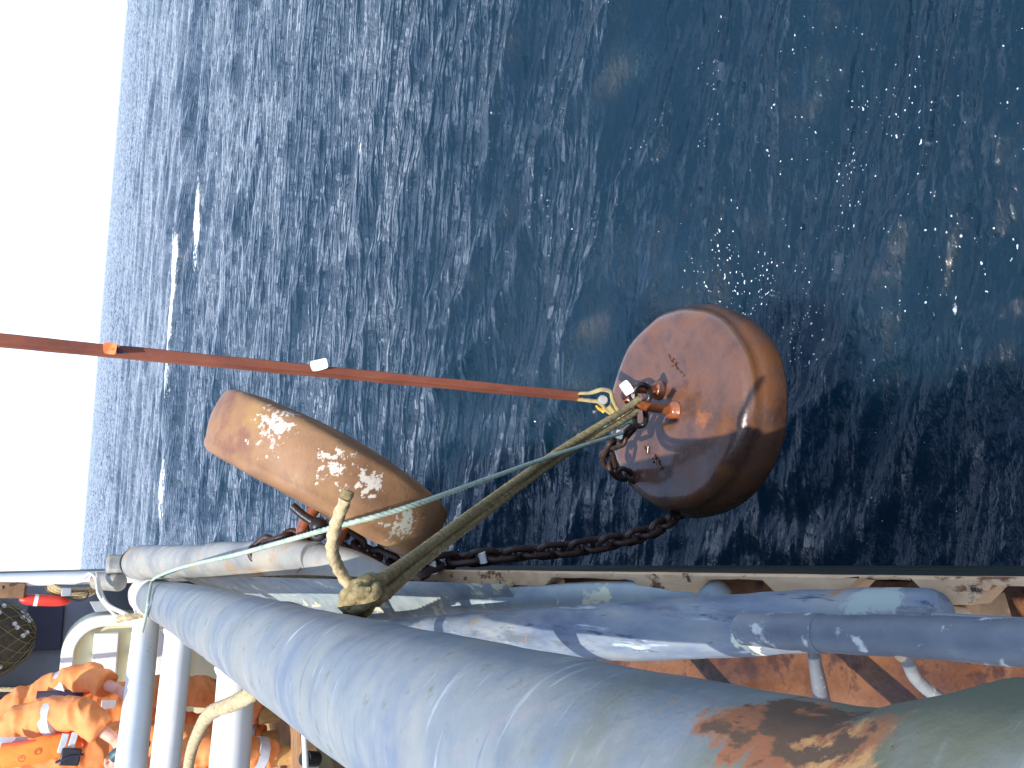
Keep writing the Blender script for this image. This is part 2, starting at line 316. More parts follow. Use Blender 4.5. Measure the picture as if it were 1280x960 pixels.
# ------------------------------------------------------------------ materials used
BIGPIPE = mat('worn_blue_paint', [(92, 104, 116), (118, 127, 132), (136, 139, 137), (140, 137, 126)], 5, 9, (1, 1.3, 1), (.42, .62), bump=.3, bscale=40, rotz=.35, over=[
    (3.2, .56, .10, (128, 132, 128), .6, (1, 1.6, 1)),
    (14, .66, .06, (170, 178, 184), .55, (.5, 4, .5)),
    (11, .69, .015, (208, 212, 214), .6, (.25, 6, .25)),
    (9, .66, .05, (84, 98, 118), .5, (.4, 4, .4)), (26, .64, .04, (112, 116, 110), .65, (1, 1, 1)), (2.2, .60, .08, (92, 108, 130), .5, (1, 1, 1)),
    (3, .66, .06, (150, 134, 138), .6, (1, .6, 1)),
    (4, .40, .12, (104, 106, 86), .6, (1, 1, 1), (hitpipe(1190, 910), (.16, .13, .2))),
    (11, .60, .05, (170, 112, 66), .75, (1, 1, 1), (hitpipe(930, 895), (.05, .12, .07))),
    (9, .56, .03, (146, 92, 60), .8, (1, 1.3, 1), (hitpipe(1000, 930), (.05, .12, .08))),
    (34, .62, .05, (190, 142, 88), .8, (1, 1, 1), (hitpipe(1060, 950), (.035, .08, .07))),
    (9, .60, .05, (150, 98, 64), .8, (1, 1, 1), (hitpipe(1170, 955), (.05, .07, .05))),
    (40, .60, .03, (92, 70, 52), .85, (1, .6, 1), (hitpipe(1010, 900), (.07, .12, .08))),
    (30, .74, .02, (60, 38, 28), .9, (1, .5, 1), (hitpipe(900, 885), (.045, .08, .07)))])
PIPE2 = mat('scuffed_blue_paint', [(74, 86, 106), (98, 110, 126), (122, 130, 138), (142, 144, 140)], 9, 10, (1.6, .4, 1.6), (.35, .6), bump=.35, over=[
    (16, .62, .03, (176, 186, 190), .6, (2.4, .16, 2.4)), (11, .60, .05, (92, 98, 104), .6, (2, .3, 2)),
    (20, .69, .01, (214, 214, 196), .6, (1, 1, 1)), (14, .60, .03, (160, 170, 160), .6, (1, 1, 1), (tuple(onb(1090, 752, 1.07)), (.05, .1, .05))), (30, .64, .03, (60, 74, 96), .5, (1.5, .2, 1.5)),
    (18, .58, .02, (218, 214, 186), .6, (1, 1, 1), (tuple(onb(925, 800, 1.03)), .07)),
    (12, .66, .04, (150, 116, 84), .75, (1, 1, 1))])
PIPE3 = mat('grey_blue_paint', [(92, 98, 106), (118, 122, 126), (156, 156, 150)], 8, 9, (1, .7, 1), (.4, .6), bump=.3, over=[
    (22, .62, .03, (200, 200, 190), .6, (1, 1, 1)), (14, .7, .02, (176, 140, 124), .7, (1, 1, 1))])
STRIP = mat('chipped_blue_beam_paint', [(106, 122, 132), (142, 154, 156), (168, 174, 166)], 7, 8, (1, .6, 1), (.5, .7), bump=.3, over=[
    (8, .60, .015, (206, 202, 172), .7, (1, .6, 1)), (9, .68, .03, (60, 84, 124), .5, (1, 1, 1))])
BEIGE = mat('peeling_cream_edge_paint', [(190, 150, 108), (216, 182, 140), (196, 156, 116)], 14, 8, (1, .4, 1), (.6, .8), bump=.5, over=[
    (14, .60, .02, (120, 74, 46), .85, (1, .5, 1)), (26, .66, .03, (60, 38, 28), .9, (1, .6, 1))])
RUSTDECK = mat('wet_rusty_plate', [(56, 32, 22), (90, 54, 30), (116, 76, 44), (80, 46, 30)], 6, 9, (1, 1, 1), (.25, .6), bump=.8, bscale=60, bdist=.003, over=[
    (12, .58, .04, (66, 38, 26), .4, (1, 1, 1)), (5, .64, .1, (130, 92, 66), .5, (1, .4, 1)), (40, .70, .03, (60, 30, 18), .5, (1, 1, 1)), (7, .68, .05, (62, 34, 24), .4, (1, 1, 1))], coat=.25)
GREYTUBE = mat('weathered_grey_paint', [(116, 118, 118), (146, 146, 140), (170, 162, 144)], 6, 8, (1, .6, 1), (.5, .7), bump=.35, over=[
    (7, .62, .06, (160, 128, 92), .7, (1, .5, 1)), (5, .66, .05, (196, 200, 196), .6, (1, 1, 1)), (16, .72, .02, (120, 70, 44), .8, (1, 1, 1))])
WHITE = mat('white_gloss_paint', [(222, 222, 220), (236, 236, 232)], 4, 6, (1, 1, 1), (.3, .5), bump=.12, over=[(14, .72, .02, (160, 140, 110), .7, (1, 1, 1)), (3, .62, .1, (214, 210, 196), .5, (1, 1, 1))])
CREAM = mat('cream_panel_paint', [(214, 208, 166), (226, 220, 184)], 5, 5, (1, 1, 1), (.5, .6), bump=.1)
DARKW = mat('dark_grey_bulkhead', [(128, 130, 140), (144, 146, 154)], 3, 6, (1, 1, 1), (.5, .7), bump=.15)
DARKER = mat('dark_doorway_paint', [(62, 62, 82), (72, 72, 90)], 3, 6, (1, 1, 1), (.5, .7), bump=.1)
HULL = mat('dark_green_hull', [(20, 26, 20), (36, 44, 30)], 5, 7, (1, .3, 1), (.35, .6), bump=.3, over=[(12, .66, .03, (70, 46, 32), .8, (1, 1, 1))])
SINK1 = mat('wet_rusted_cast_iron', [(58, 42, 36), (86, 60, 46), (102, 70, 52), (78, 56, 48)], 5, 9, (1, 1, 1), (.16, .36), bump=.45, bscale=55, bdist=.004, coat=.6, over=[
    (4.5, .56, .07, (106, 66, 36), .4, (1, 1, 1)),
    (8, .66, .04, (84, 44, 28), .35, (1, 1, 1)),
    (7, .60, .05, (138, 82, 40), .35, (1, 1, 1), (tuple(atd(860, 520, 3.5)), .13)),
    (30, .68, .02, (176, 160, 120), .7, (1, 1, 1), (tuple(atd(935, 605, 3.6)), .09))])
SINK2 = mat('dry_rusted_cast_iron', [(104, 74, 52), (130, 94, 64), (146, 108, 74), (126, 92, 70)], 4.5, 9, (1, 1, 1), (.5, .75), bump=.5, bscale=45, bdist=.004, over=[
    (5, .62, .08, (160, 124, 76), .6, (1, 1, 1)), (4, .62, .06, (118, 78, 62), .6, (1, 1, 1)),
    (40, .67, .02, (200, 190, 174), .85, (1, 1, 1), (tuple(atd(345, 532, 2.74)), .17)),
    (44, .63, .02, (202, 192, 176), .85, (1, 1, 1), (tuple(atd(462, 603, 2.68)), .10)),
    (40, .66, .02, (180, 176, 158), .85, (1, 1, 1), (tuple(atd(506, 655, 2.79)), .14)),
    (26, .70, .012, (206, 196, 180), .85, (1, 1, 1), (tuple(atd(415, 580, 2.69)), .17))])
CHAIN = mat('dark_rusted_chain', [(44, 34, 32), (68, 50, 44), (56, 46, 44)], 20, 7, (1, 1, 1), (.35, .6), metal=.3, bump=.5, over=[(14, .66, .04, (112, 70, 46), .7, (1, 1, 1))])
RUSTBAR = mat('orange_rusted_bar', [(112, 58, 32), (144, 80, 42), (122, 66, 38)], 16, 7, (1, 1, 1), (.2, .5), bump=.4, coat=.3, over=[(9, .66, .04, (90, 48, 30), .5, (1, 1, 1))])
STEEL = mat('dark_worn_steel', [(44, 42, 44), (70, 66, 68)], 14, 6, (1, 1, 1), (.25, .45), metal=.6, bump=.3, over=[(20, .66, .04, (100, 64, 46), .6, (1, 1, 1))])
ROPEB = mat('brown_manila_rope', [(104, 92, 62), (142, 126, 88), (168, 152, 112)], 60, 6, (1, 1, 1), (.8, .95), bump=.9, bscale=160, bdist=.003, over=[(6, .62, .08, (110, 100, 66), .9, (1, 1, 1))])
ROPEL = mat('pale_manila_rope', [(150, 132, 98), (184, 164, 124), (200, 182, 146)], 60, 6, (1, 1, 1), (.8, .95), bump=.9, bscale=160, bdist=.003)
ROPEW = mat('white_nylon_rope', [(196, 190, 176), (222, 218, 208)], 50, 5, (1, 1, 1), (.8, .9), bump=.6)
ROPET = mat('pale_green_rope', [(128, 150, 134), (162, 180, 162), (184, 194, 176)], 40, 6, (1, 1, 1), (.7, .9), bump=.7, bscale=140, over=[(7, .6, .08, (176, 184, 160), .9, (1, 1, 1))])
SLING = mat('faded_red_webbing', [(96, 50, 38), (124, 68, 50), (140, 86, 66)], 9, 8, (1, .35, .35), (.75, .9), bump=.6, bscale=180, bdist=.0015)
YELLOW = mat('dirty_yellow_sleeve', [(116, 98, 68), (158, 142, 104), (168, 146, 74)], 18, 6, (1, 1, 1), (.7, .9), bump=.6)
TAGW = mat('white_label_cloth', [(224, 224, 222), (238, 238, 236)], 20, 4, (1, 1, 1), (.6, .8), bump=.2)
TAGO = mat('orange_label_cloth', [(226, 112, 56), (236, 132, 74)], 20, 4, (1, 1, 1), (.6, .8), bump=.2)
TEAL = mat('teal_cord', [(96, 176, 166), (140, 204, 190)], 30, 4, (1, 1, 1), (.7, .9), bump=.4)
ORANGE = mat('orange_workwear', [(216, 122, 58), (230, 144, 84), (218, 130, 72)], 7, 6, (1, 1, 1), (.75, .9), bump=.5, bscale=30, bdist=.006, over=[(5, .68, .06, (176, 92, 44), .9, (1, 1, 1))])
ORANGE2 = mat('bright_orange_vest', [(238, 118, 34), (244, 146, 60)], 7, 6, (1, 1, 1), (.6, .8), bump=.4)
REDTRIM = mat('red_orange_trim', [(226, 70, 44), (236, 92, 62)], 7, 6, (1, 1, 1), (.6, .8), bump=.3)
REFL = mat('silver_reflective_tape', [(176, 180, 186), (204, 206, 210)], 12, 5, (1, 1, 1), (.35, .5), metal=.2, bump=.5, bscale=60)
NAVY = mat('navy_webbing', [(44, 36, 58), (58, 48, 72)], 20, 4, (1, 1, 1), (.7, .85), bump=.3)
BLACK = mat('black_plastic', [(22, 22, 26), (40, 40, 46)], 20, 4, (1, 1, 1), (.35, .5), bump=.2)
SKIN = mat('skin', [(196, 140, 118), (214, 160, 136)], 12, 5, (1, 1, 1), (.5, .6), bump=.2, bscale=80)
TAN = mat('tan_leather_boot', [(176, 132, 72), (198, 156, 92), (160, 116, 62)], 12, 6, (1, 1, 1), (.5, .7), bump=.5)
WOOD = mat('weathered_deck_plank', [(120, 88, 60), (150, 114, 80), (172, 138, 102)], 9, 7, (.4, 3, 1), (.7, .9), bump=.5, over=[(3, .6, .1, (98, 78, 66), .8, (1, 1, 1))])
NETM = mat('tan_netting', [(70, 62, 50), (100, 92, 76)], 30, 4, (1, 1, 1), (.8, .9), bump=.4)
RED = mat('red_float_paint', [(206, 46, 34), (222, 66, 48)], 8, 5, (1, 1, 1), (.4, .6), bump=.15)
GREYBOX = mat('pale_grey_box_paint', [(150, 158, 164), (170, 176, 180)], 8, 5, (1, 1, 1), (.4, .6), bump=.15)
TEALG = mat('dark_teal_glove', [(28, 62, 70), (44, 84, 92)], 14, 5, (1, 1, 1), (.4, .6), bump=.3)
HELMET = mat('cream_helmet_shell', [(226, 206, 150), (238, 220, 170)], 6, 4, (1, 1, 1), (.3, .4), bump=.05)

# ------------------------------------------------------------------ the ship: hull, deck, rails
DECKB = 1.46; DZ = EYE-DECKB
h = MB()
ys = [-4, -1, 1, 2.4, 3.2, 4.5, 6, 8, 12]
for a, b in zip(ys[:-1], ys[1:]):
    h.quad((-.052, a, EYE-1.17), (-.052, b, EYE-1.17), (-.07, b, .6), (-.07, a, .6)); h.quad((-.07, a, .6), (-.07, b, .6), (-.5, b, -1.2), (-.5, a, -1.2))
    h.quad((-.052, a, EYE-1.17), (-.056, a, EYE-1.34), (-.056, b, EYE-1.34), (-.052, b, EYE-1.17)); h.quad((-.056, a, EYE-1.34), (-5, a, EYE-1.60), (-5, b, EYE-1.60), (-.056, b, EYE-1.34))
hull = h.build('ship_hull', HULL, base=(-.06, 0, 0)); tag(hull, 'dark green side of the ship dropping to the sea below the rail', 'ship hull')
# edge plate: cream painted flat with torn openings toward the rusty gutter
ep = thing('deck_edge_rim', (-.06, 2, EYE-1.16), 'peeling cream and rust coloured rim along the outer edge of the ship', 'deck rim')
e = MB(); nseg = 150
yv = np.linspace(-.2, 4.6, nseg)
def rim_in(y):
    v = -.086
    for a, b, d in ((.62, .80, .03), (.86, 1.03, .035), (1.18, 1.40, .03), (1.62, 2.06, .025), (2.25, 2.5, -.012), (2.5, 2.75, -.02)):
        if a < y < b: v += d*min(1, (y-a)/.02, (b-y)/.02)
    return v+.003*mn.noise(Vector((y*9, 0, 0)))+.0015*mn.noise(Vector((y*40, 3, 0)))
k = len(e.v)
for y in yv:
    xi = rim_in(y); xo = -.045+.001*mn.noise(Vector((y*6, 5, 0)))
    for p in ((xo, EYE-1.19), (xo, EYE-1.152), (xo-.004, EYE-1.147), (xi+.004, EYE-1.147), (xi, EYE-1.15), (xi, EYE-1.19)): e.v.append(Vector((p[0], y, p[1])))
for i in range(nseg-1):
    for j in range(6): j2 = (j+1) % 6; e.f.append([k+i*6+j, k+i*6+j2, k+(i+1)*6+j2, k+(i+1)*6+j])
e.build('rim_plate', BEIGE, ep)
for y in (.57, .83, 1.11, 1.52, 2.15):       # webs that tie the rim to the beam behind it
    g = MB(); g.prism([(-.07, y-.012, EYE-1.16), (-.15, y-.02, EYE-1.165), (-.15, y+.02, EYE-1.165), (-.07, y+.012, EYE-1.16)], (0, 0, -.1)); g.build('web_plate', BEIGE, ep, rough=.002, rs=20, bevel=.003)
    g = MB(); g.ball((-.105, y, EYE-1.155), (.022, .03, .008), 10, 6); g.build('weld_bead', BEIGE, ep, rough=.004, rs=40)
gut = MB(); nx, ny = 10, 60; k = 0
for i in range(nx+1):
    for j in range(ny+1):
        x = -.06-.6*i/nx; y = -.6+5.2*j/ny; gut.v.append(Vector((x, y, EYE-1.30+.006*mn.noise(Vector((x*7, y*7, 0))))))
for i in range(nx):
    for j in range(ny): gut.f.append([i*(ny+1)+j, i*(ny+1)+j+1, (i+1)*(ny+1)+j+1, (i+1)*(ny+1)+j])
struct(gut.build('rusty_gutter', RUSTDECK))
# timber deck further inboard: planks lie across the ship
dk = MB(); dk.quad((-.60, -3, DZ-.03), (-.60, 12, DZ-.03), (-5, 12, DZ-.03), (-5, -3, DZ-.03)); dk = struct(dk.build('deck', DARKW, base=(-2, 4, DZ)))
y = 1.5; i = 0
while y < 9.4:
    wdt = random.uniform(.16, .22); p = MB(); p.box((-2.55, y+wdt/2, DZ-.012), (3.9, wdt-.012, .03)); o = p.build('plank', WOOD, dk, smooth=False, bevel=.004); y += wdt
wall_in = MB(); wall_in.quad((-.60, -.6, EYE-1.30), (-.60, 4.6, EYE-1.30), (-.60, 4.6, DZ-.05), (-.60, -.6, DZ-.05)); struct(wall_in.build('gutter_edge', RUSTDECK))

# big blue top rail
BR, BX, BB = .112, -.21, .44
rl = thing('rail_pipe', (BX, 3, EYE-BB), 'thick worn blue pipe rail running the length of the ship, rusty at its near end', 'rail')
pts = []; rad = []
for i in range(150):
    t = i/149; y = -.9+7.0*t**1.25
    sg = 1/(1+math.exp((y-.35)/.03)); bul = .017*sg; dent = -.012*math.exp(-((y-.36)/.05)**2)
    pts.append((BX+.016*sg-.004*math.sin(y*1.3), y, EYE-BB)); rad.append(BR+bul+dent+.0012*mn.noise(Vector((0, y*5, 0))))
mb = MB(); mb.tube(pts, rad, 72, up=Vector((0, 0, 1)), caps=True)
k0 = len(mb.v)
for v in mb.v:
    n_ = mn.noise(v*9)*.0022+mn.noise(v*26)*.0007; 
    rr = math.exp(-((v.y-.33)/.10)**2)
    n_ += rr*.007*abs(mn.noise(v*17))+rr*.003*mn.noise(v*60)
    d = Vector((v.x-BX, 0, v.z-(EYE-BB))); 
    if d.length > .01: v += d.normalized()*n_
mb.build('pipe_body', BIGPIPE, rl, angle=60)
# rounded far end, wrapped white
mb = MB(); mb.rev([(.02, .85), (.07, .84), (.10, .78), (.118, .62), (.128, .40), (.128, .15), (.121, .02), (.121, -.22)], (BX, 6.1, EYE-BB), (0, 1, 0), 40); mb.build('end_cap', WHITE, rl, rough=.004, rs=10)
for y0 in (4.9, 3.4, 2.1):
    mb = MB(); mb.rev([(.106, -.012), (.1135, -.006), (.1140, 0), (.1135, .006), (.106, .012)], (BX, y0, EYE-BB), (0, 1, 0.02), 64); mb.build('weld_seam', BIGPIPE, rl, rough=.001, rs=60)
fl = MB(); fl.prism([(BX-.075, .355, EYE-BB+.085), (BX-.035, .40, EYE-BB+.100), (BX+.0, .39, EYE-BB+.110), (BX+.03, .36, EYE-BB+.106), (BX-.0, .33, EYE-BB+.110), (BX-.05, .33, EYE-BB+.100)], (0, 0, .0025)); fl.build('rust_flake', RUSTDECK, rl, rough=.004, rs=50)

for y0 in (.55, .98, 1.5, 2.3):
    q = MB(); q.tube([(-.30, y0, EYE-.50), (-.315, y0, EYE-1.31)], .022, 20); q.build('stanchion', PIPE3, rl)
    q = MB(); q.prism([(-.28, y0-.004, EYE-.53), (-.28, y0-.004, EYE-.70), (-.19, y0-.004, EYE-.535)], (0, .008, 0)); q.build('gusset_plate', PIPE3, rl)
# white transverse bars carrying the rail
def bar_thing(p0, p1, r, label, name='white_rail_bar'):
    t = thing(name, p0, label, 'rail bar', 'white bars that run inboard from the big pipe rail')
    q = MB(); d = (Vector(p1)-Vector(p0)); n = 24; q.tube([Vector(p0)+d*i/n for i in range(n+1)], r, 28); q.build('bar', WHITE, t, rough=.0012, rs=9)
    q = MB(); a = Vector(p0); dn = d.normalized(); q.rev([(r*.98, -.02), (r*1.10, 0), (r*1.16, .012), (r*1.08, .025), (r*.98, .035)], a+dn*.04, dn, 28); q.build('weld_collar', WHITE, t, rough=.003, rs=40)
def bz(x0, y0, b0, x1, y1, Y1):
    p0 = onb(x0, y0, b0); p1 = ony(x1, y1, Y1); return p0, p0+(p1-p0)*1.35
a, b = bz(186, 752, .44, 158, 1010, 4.9); bar_thing(a, b, .082, 'farthest of the three white bars running inboard from the blue pipe rail')
a, b = bz(226, 775, .49, 201, 1010, 4.6); bar_thing(a, b, .07, 'middle one of the three white bars running inboard from the blue pipe rail')
a, b = bz(298, 815, .50, 283, 1010, 2.9); bar_thing(a, b, .062, 'nearest and widest looking white bar, with a brown rope lying over it')

# second layer: two blunt-ended beams in the gutter, a smaller pipe, thin rod, brackets
def beam(name, P, r, ma, label, cat, flat=1, endcap=True, seg=56, wob=.0022):
    P = bez(P, 14); P0 = P[0]; t = thing(name, P0, label, cat); q = MB(); n = len(P)
    R = [rr for rr in (r if hasattr(r, '__len__') else [r]*n)]
    if len(R) != n: R = list(np.interp(np.linspace(0, 1, n), np.linspace(0, 1, len(R)), R))
    if endcap:
        d = (P[-1]-P[-2]).normalized()
        for a in (.35, .65, .87, .97): P.append(P[n-1]+d*R[n-1]*a); R.append(R[n-1]*math.sqrt(1-a*a))
    q.tube(P, R, seg, flat=flat); q.build('beam_body', ma, t, rough=wob, rs=14); return t
beam('blue_beam', [onb(268, 733, 1.14), onb(500, 747, 1.15), onb(760, 744, 1.17), onb(898, 742, 1.18)], [.037, .037, .035, .028], STRIP, 'pale chipped blue beam with cream patches, lying in the gutter beside the cream rim', 'beam')
beam('lower_pipe', [onb(330, 800, 1.05), onb(500, 797, 1.05), onb(640, 794, 1.05), onb(800, 788, 1.06), onb(1000, 777, 1.08), onb(1160, 764, 1.1)], [.069, .069, .065, .061, .051, .034], PIPE2, 'scuffed blue pipe lying low between the top rail and the cream rim', 'pipe')
# big pipe 2's near end fans out as a flat cream and green painted plate
sp = beam('side_pipe', [onb(930, 786, .98), onb(1010, 791, .98), onb(1150, 797, .98), onb(1400, 810, .98)], [.0258, .0275, .0275, .0275], PIPE3, 'smaller grey blue pipe welded on top of the lower blue pipe', 'pipe', endcap=False)
q = MB(); q.tube([onb(1005, 790.5, .98), onb(1017, 791, .98), onb(1029, 792, .98)], [.0284, .0288, .0284], 28); q.build('shadow_band', PIPE3, sp)  # collar added in place of a cast shadow crossing the pipe
tp = beam('thin_rod', [onb(1168, 771, 1.05), onb(1230, 775, 1.05), onb(1400, 786, 1.05)], [.0056]*3, PIPE2, 'thin blue rod beside the smaller grey blue pipe', 'rod')
br = thing('flattened_bracket', onb(1018, 812, .87), 'grey blue tube bracket with a flattened open end, standing over rusty plate', 'bracket')
q = MB(); q.tube([onb(1016, 806, 1.0), onb(1019, 830, 1.04), onb(1023, 850, 1.08), onb(1028, 878, 1.14)], [.011, .0125, .015, .018], 20, flat=.8); q.build('tube', PIPE3, br)
q = MB(); q.tube([onb(1022, 846, 1.055), onb(1026, 866, 1.10), onb(1029, 880, 1.13)], [.001, .005, .006], 12); q.build('slot', BLACK, br)
br = thing('bent_bracket', onb(1133, 816, .86), 'bent grey blue bar bracket under the smaller pipe, near the rusty plate', 'bracket')
q = MB(); q.tube(bez([onb(1131, 812, 1.0), onb(1137, 832, 1.04), onb(1145, 848, 1.07), onb(1162, 864, 1.10), onb(1188, 882, 1.14)], 8), .0094, 16); q.build('bar', PIPE3, br)
q = MB(); q.ball(onb(1125, 813, .975), (.016, .012, .006), 12, 8); q.build('weld_bead', BEIGE, br, rough=.002, rs=60)

# grey rounded bulwark end sloping down to the rim
gt = thing('bulwark_roll', ony(175, 702, 6.0), 'weathered grey rounded bulwark tapering down to the deck rim behind the pale green rope', 'bulwark')
P = [ony(170, 703, 6.1), ony(178, 703, 6.05), ony(230, 702, 4.7), ony(300, 700, 3.7), ony(370, 698, 3.05), ony(420, 702, 2.75), ony(455, 708, 2.65), ony(486, 716, 2.6), ony(500, 719, 2.58)]
W = [19, 21, 20, 20.5, 21, 20, 14.5, 6, 1.5]     # half widths as measured
R = [wv*p.y/1159*1.03 for wv, p in zip(W, P)]
pp = bez(P, 10); rr_ = list(np.interp(np.linspace(0, 1, len(pp)), np.linspace(0, 1, len(P)), R)); rr_[0] *= .8; rr_[1] *= .93
q = MB(); q.tube(pp, rr_, 40); q.build('roll', GREYTUBE, gt, rough=.004, rs=5)
q = MB(); c = bez(P, 10); q.tube([c[i]+Vector((.01, 0, .012)) for i in range(26, 46)], [rr_[i]*.99 for i in range(26, 46)], 36); q.build('overlapping_plate', GREYTUBE, gt, rough=.003, rs=6)
q = MB(); q.prism([onb(205, 719, .60), onb(300, 718.5, .95), onb(480, 716, 1.13), onb(482, 722, 1.14), onb(300, 724, .97), onb(205, 722, .62)], (0, 0, -.03)); q.build('lower_flange', BEIGE, gt, rough=.002, rs=20)
for px, py in ((374, 712), (381, 706)):
    q = MB(); q.tube([ony(px-3, py+3, 2.9), ony(px+3, py-3, 2.88)], .006, 8, flat=.5); q.build('rust_slot', RUSTDECK, gt)
q = MB(); q.box(ony(153, 706, 6.6), (.12, .25, .21), Matrix.Rotation(.1, 3, 'Z')); o = q.build('mooring_block', GREYTUBE, bevel=.02); tag(o, 'small squared grey block on the rail beyond the grey bulwark', 'block')
q = MB(); q.tube([ony(121, 726, 6.75), ony(150, 728, 6.55)], .062, 24); o = q.build('pipe_stub', GREYTUBE, bevel=.008); tag(o, 'short grey pipe stub between the white post and the blue rail end', 'pipe stub')
dk2 = MB(); dk2.quad((-.08, 2.2, EYE-1.1), (-.08, 6.3, EYE-.6), (-.30, 6.3, EYE-1.0), (-.30, 2.2, EYE-1.25)); o = dk2.build('inner_bulwark', STRIP); tag(o, 'blue inner face of the bulwark seen between grey roll and blue pipe', 'bulwark')

# ------------------------------------------------------------------ sinkers
def sinker(name, c, axis, label, ma, R=.463, T=.27, dome=.02, seg=96, rt=.065, rb=.04):
    t = thing(name, c, label, 'sinker', 'round iron mooring sinkers'); ax = Vector(axis).normalized()
    prof = [(.001, T/2-.004), (.12, T/2-.002), (.25, T/2), (.36, T/2-.001)]
    for a in range(0, 91, 10):
        aa = math.radians(a); prof.append((R-.025-rt+rt*math.sin(aa), T/2-rt+rt*math.cos(aa)-.002))
    for i in range(1, 6): u = i/6; prof.append((R-.025+.025*u+.012*math.sin(math.pi*u), T/2-rt-(T-rt-rb)*u))
    for a in range(0, 91, 15):
        aa = math.radians(a); prof.append((R-rb+rb*math.cos(aa), -T/2+rb-rb*math.sin(aa)))
    prof += [(R*u_, -T/2-dome*(1-u_*u_)) for u_ in (.8, .65, .5, .35, .2, .1, .002)]
    q = MB(); q.rev(prof, c, ax, seg, xdir=Vector((1, 0, 0)).cross(ax) if abs(ax.x) < .9 else None)
    q.build('iron_body', ma, t, rough=.007, rs=5, angle=70); return t, ax
s1c = atd(860, 511, 3.72)
sk1, ax1 = sinker('mooring_sinker', s1c, (.03, -.11, 1), 'wet rusty round sinker hanging just above the water on the red sling', SINK1, R=.468, T=.22, rt=.06)
top1 = s1c+ax1*.11
def on_top(px, py, hgt=0):      # place on the sinker's top face
    d = ray(px, py); n_ = ax1; return CAM+d*((top1+n_*hgt-CAM).dot(n_)/d.dot(n_))
# lifting bail
f1 = on_top(842, 513, 0); f2 = on_top(823, 488, 0)
def at_h(px, py, hgt): return on_top(px, py, hgt)
loop = [f1, at_h(815, 509, .10), at_h(795, 504, .17), at_h(783, 497, .20), at_h(784, 488, .19), at_h(800, 486, .12), f2]
q = MB(); q.tube(bez(loop, 8), .0205, 20); q.build('lifting_bail', RUSTBAR, sk1, rough=.001, rs=20)
for f_ in (f1, f2):
    q = MB(); q.rev([(.044, -.01), (.044, .006), (.036, .014), (.028, .024), (.021, .028)], f_, ax1, 24); q.build('bail_boss', RUSTBAR, sk1, rough=.003, rs=30)
# rough cast marks
for (x0, y0, x1, y1, n) in ((806, 562, 826, 582, 9), (835, 445, 850, 468, 7)):
    for i in range(n):
        u = i/(n-1); p = on_top(x0+(x1-x0)*u+random.uniform(-2, 2), y0+(y1-y0)*u+random.uniform(-2, 2), .002)
        q = MB(); d = Vector((random.uniform(-1, 1), random.uniform(-1, 1), 0)).normalized()*.016; q.tube([p-d, p+d], .0045, 8); q.build('casting_mark', SINK1, sk1, rough=.002, rs=60)
# shackles at the bail
def torus_shackle(mb, c, n, R, r, a0=0, a1=360, seg=14, xd=None, sx=1):
    n = Vector(n).normalized(); x = (xd or n.orthogonal()).normalized(); y = n.cross(x); m_ = max(6, int((a1-a0)/12))
    pts = [c+(x*math.cos(math.radians(a0+(a1-a0)*i/m_))*sx+y*math.sin(math.radians(a0+(a1-a0)*i/m_)))*R for i in range(m_+ (0 if a1-a0 >= 360 else 1))]
    return mb.tube(pts, r, seg, closed=a1-a0 >= 360)
shk = thing('lifting_shackle', at_h(802, 492, .15), 'dark steel shackle ring through the orange bail of the wet sinker', 'shackle')
q = MB(); torus_shackle(q, at_h(803, 492, .15), (IY*.35-F*.9+IX*.25), .034, .0125, sx=1.25); q.build('bow', STEEL, shk)
q = MB(); q.tube([at_h(792, 494, .19), at_h(806, 508, .13)], .013, 14); q.build('pin', STEEL, shk)
q = MB(); q.rev([(.02, 0), (.022, .012), (.02, .024)], at_h(791, 491, .19), IY, 6); q.build('nut', STEEL, shk)
sh2 = thing('chain_shackle', at_h(796, 528, .10), 'dark shackle hanging under the rope ends, joining chain to the wet sinker', 'shackle')
q = MB(); q.tube(bez([at_h(806, 508, .12), at_h(807, 525, .07), at_h(802, 532, .07), at_h(794, 530, .1), at_h(793, 512, .14)], 8), .0125, 14); q.build('bow', STEEL, sh2)

s2c = atd(406, 598, 3.12)
# top face looks toward the ship, so the block is seen on its edge
along = (IX*.84+IY*.54).normalized(); axd = (-IX*.54+IY*.84)+F*.13-along*.0
vv = (s2c-CAM).normalized(); axd = (-IX*.50+IY*.86); axd = (axd-vv*axd.dot(vv)).normalized(); axd = (axd-vv*.045).normalized()
sk2, ax2 = sinker('mooring_sinker', s2c, axd, 'dry pale rusty sinker with white crust patches, hung on edge beside the rail', SINK2, R=.460, T=.228, dome=.05, rt=.04, rb=.03)
q = MB(); c2 = s2c+ax2*.10+along*.085; al = ax2.cross(F).normalized()
q.tube(bez([c2-al*.06-ax2*.01, c2-al*.065+ax2*.08, c2-al*.03+ax2*.13, c2+al*.03+ax2*.13, c2+al*.065+ax2*.08, c2+al*.06-ax2*.01], 8), .0215, 20); q.build('lifting_bail', RUSTBAR, sk2)
sh = thing('far_shackle', ony(388, 652, 2.75), 'worn shiny shackle at the bail of the dry pale sinker above the grey bulwark', 'shackle')
q = MB(); q.tube(bez([atd(366, 633, 2.95), atd(380, 645, 2.93), atd(395, 655, 2.91), atd(404, 664, 2.91), atd(398, 672, 2.93), atd(385, 664, 2.95)], 8), .0145, 16); q.build('bow', STEEL, sh)
q = MB(); q.ball(atd(398, 658, 2.90), (.03, .03, .03), 16, 10); q.build('pin_head', STEEL, sh, rough=.004, rs=30)

